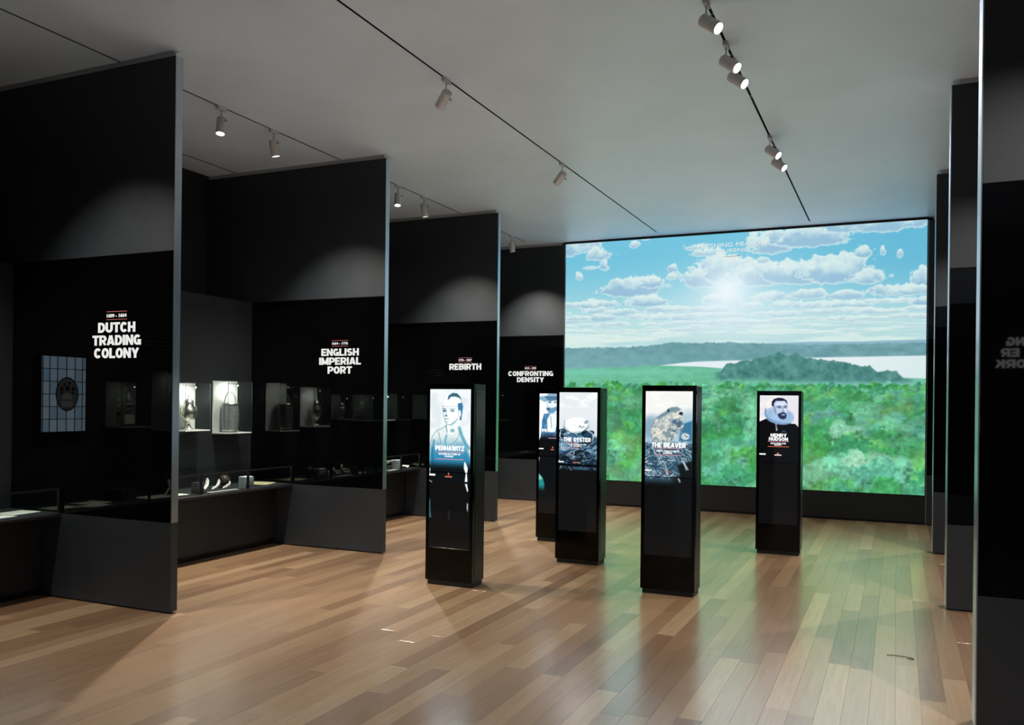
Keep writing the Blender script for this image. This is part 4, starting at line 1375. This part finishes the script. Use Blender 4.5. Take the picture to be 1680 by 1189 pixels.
ov = lambda k: [(oc[0] + .108 * k * math.cos(t), oc[1] + .145 * k * math.sin(t)) for t in np.linspace(0, 2 * PI, 33)[:-1]]
md = MB().prism(ov(1.0), 'x', .0415, .046).build('medallion', M['medal'], lw)
MB().tube([(.046, p[0], p[1]) for p in ov(1.0) + ov(1.0)[:1]], .005, 6).build('medallion_rim', M['lead'], md)
MB().box(.046, .049, oc[0] - .048, oc[0] + .048, oc[1] - .045, oc[1] + .005, .001).build('medallion_shield', M['medal2'], md)
MB().box(.046, .049, oc[0] - .055, oc[0] + .055, oc[1] - .11, oc[1] - .062, .001).build('medallion_scroll', M['medal2'], md)
for dy, dz, r_ in [(-.06, .045, .02), (.055, .045, .02), (0, .05, .026), (-.02, .095, .014), (.03, .085, .012), (-.05, .01, .014), (.055, .01, .014)]:
    MB().lathe([(r_, 0), (r_, .003)], 10).xf(Matrix.Translation((.046, oc[0] + dy, oc[1] + dz)) @ Matrix.Rotation(PI / 2, 4, 'Y')).build('medallion_flower', M['medal3'], md)

# wall texts above the cases: rows of small grey type too small to read
for i, (y0, y1, z, n, lab) in enumerate([(3.06, 3.56, 2.20, 4, 'small grey wall text beside the first bay cases, mirrored in the Dutch panel'),
                                         (6.05, 6.50, 2.10, 3, 'small grey wall text above the urn case, mirrored in the English panel'),
                                         (8.75, 9.25, 2.10, 3, 'small grey wall text in the Rebirth bay, mirrored in its panel')]):
    t = thing('wall_text', lab, 'wall text', (XCW, y0, z))
    rr = random.Random(i)
    for k in range(n):
        m = MB()
        y = 0.0
        end = (y1 - y0) * (1.0 if k < n - 1 else .55)
        while y < end:
            l = rr.uniform(.018, .06)
            m.box(.0005, .0015, y, min(y + l, end + .02), -k * .040, -k * .040 + .013)
            y += l + .010
        m.build('text_row', M['faint'], t)


# ------------------------------------------------------------------ bench exhibits
def sheet(label, x, y, wx, wy, rz, mat='paper', z=ZD - .006, t=.004, curl=.0, name='paper_sheet', cat='paper'):
    m = MB()
    n = 5
    vs, fs = [], []
    for k in range(n):
        f = k / (n - 1)
        zz = curl * (2 * f - 1) ** 2
        for a in (-.5, .5):
            for dz in (0, t):
                vs.append((a * wx, (f - .5) * wy, zz + dz))
    for k in range(n - 1):
        b = 4 * k
        fs += [(b, b + 4, b + 6, b + 2), (b + 1, b + 3, b + 7, b + 5), (b, b + 1, b + 5, b + 4), (b + 2, b + 6, b + 7, b + 3)]
    fs += [(0, 2, 3, 1), (4 * n - 4, 4 * n - 3, 4 * n - 1, 4 * n - 2)]
    m.add(vs, fs)
    o = m.build(name, M[mat], None)
    o.location = (x, y, z + .0005)
    o.rotation_euler = (0, 0, rz)
    return tag(o, label, cat)


def block(label, x, y, wx, wy, h, mat='fabric', top=None):
    r = thing('display_block', label, 'display block', (x, y, ZD - .0055))
    MB().box(-wx / 2, wx / 2, -wy / 2, wy / 2, 0, h, .002).build('plinth', M[mat], r)
    if top:
        MB().box(-wx / 2 + .006, wx / 2 - .006, -wy / 2 + .006, wy / 2 - .006, h, h + .004).build('label_card', M[top], r)
    return r


def jaw(label, x, y, rz, s=1.0, lean=.5):
    r = thing('carved_bone', label, 'bone', (x, y, ZD + .003), rz=rz)
    S = Matrix.Rotation(lean, 4, 'X') @ Matrix.Scale(s, 4)
    MB().tube([(0, -.07, .012), (0, -.04, .022), (0, 0, .028), (0, .035, .05), (0, .05, .085), (0, .045, .105)], [.008, .013, .012, .016, .015, .007], 10).xf(S).build('shaft', M['bone'], r, True)
    MB().tube([(0, .03, .05), (.02, .015, .062), (.03, -.02, .055), (.028, -.06, .03)], [.010, .009, .010, .006], 8).xf(S).build('branch', M['bone'], r, True)
    for k in range(4):
        MB().lathe([(.005, 0), (.007, .008), (.004, .015)], 8, (0, -.055 + k * .022, .028)).xf(S).build('tooth', M['bone'], r, True)
    return r


# bench beside the Dutch panel
sheet('white sheet at the panel end of the first bench', XF - .26, 4.60, .20, .26, .1)
sheet('open white leaflet beside the end sheet in the first bench', XF - .30, 4.27, .22, .24, -.1, curl=.006)
sheet('white sheet near the glass front of the first bench', XF - .13, 4.36, .15, .20, .05)
sheet('pale sheet under the figurine in the first bench', XF - .22, 3.62, .22, .34, .15)
sheet('pale sheet far along the first bench', XF - .22, 3.20, .2, .26, -.1)
block('dark block between sheets in the first bench', XF - .30, 3.95, .20, .16, .10)
block('dark block beyond the figurine in the first bench', XF - .30, 2.75, .22, .2, .11, top='board')
fg = thing('bone_figurine', 'pale long-beaked bone figurine in the first bench', 'figurine', (XF - .20, 3.45, ZD + .003))
MB().tube([(0, -.12, .01), (0, -.04, .05), (0, .0, .075), (0, .02, .10), (0, .03, .135)], [.004, .012, .024, .018, .010], 10).build('body', M['bone'], fg, True)
MB().tube([(0, .03, .13), (0, .05, .15), (0, .045, .165)], [.010, .012, .004], 8).build('head', M['bone'], fg, True)
MB().tube([(0, .0, .07), (.02, .05, .06), (.03, .09, .03), (.03, .11, .0)], [.012, .010, .007, .006], 8).build('limb', M['bone'], fg, True)

# bench between the Dutch and English panels
sheet('white sheet at the near end of the bench behind the Dutch panel', XF - .20, 6.16, .18, .20, .05)
block('dark grey block left of the carved bones', XF - .10, 6.36, .09, .08, .11)
jaw('carved white bone, leftmost and tallest of three in the bench', XF - .14, 6.50, .3, 1.15, .1)
jaw('carved white bone, middle of three in the bench', XF - .15, 6.66, .1, .95, .05)
jaw('carved white bone, smallest of three, right one in the bench', XF - .14, 6.80, -.2, .72, .0)
sheet('long white label strip along the glass below the bones', XF - .055, 6.66, .05, .40, 0, z=ZD - .006, t=.006, name='label_strip', cat='label')
ob = thing('dark_sphere', 'dark glossy round object behind the bones', 'sphere', (XF - .32, 6.96, ZD - .0055))
MB().lathe([(.001, 0), (.03, .0), (.034, .010), (.026, .018)], 20).build('stand', M['kick'], ob, True)
MB().lathe([(.060 * math.sin(t) + .0005, .074 - .060 * math.cos(t)) for t in np.linspace(.35, PI, 13)], 24).build('ball', M['brown'], ob, True)
block('grey block with a white label card on top in the bench', XF - .10, 7.04, .10, .12, .115, 'gboard', 'board')
sheet('cream parchment at the English panel end of the bench', XF - .26, 7.40, .26, .30, .1, 'parch', curl=.01)

# bench between the English and Rebirth panels
b3 = sheet('white folded document leaning in the Rebirth bench', XF - .20, 9.82, .22, .26, .0, t=.005)
b3.rotation_euler = (0, -.55, .15); b3.location.z = ZD + .06
block('dark block holding the folded document in the Rebirth bench', XF - .12, 10.02, .10, .11, .12, 'gboard', 'board')
sheet('white open leaflet at the Rebirth panel end of the bench', XF - .22, 10.25, .24, .22, .3, curl=.025)
sheet('white label strip at the front of the Rebirth bench', XF - .05, 9.80, .05, .24, 0, t=.006, name='label_strip', cat='label')
sheet('pale sheet at the near end of the Rebirth bench', XF - .25, 8.5, .2, .24, .0)
sheet('pale sheet in the last left bench', XF - .25, 11.2, .2, .24, .0)

# knot in the floorboards, built as a thin dark raised curl
cu = MB().tube([(0, 0, .004), (.05, .012, .004), (.11, .008, .004), (.15, -.012, .004), (.16, -.03, .004), (.12, -.03, .004)], .0022, 6).build('floor_knot', M['track'], None, True)
cu.location = (-.045, 6.05, 0)
tag(cu, 'short dark curl standing for a knot in the floor near the right partitions', 'floor knot')
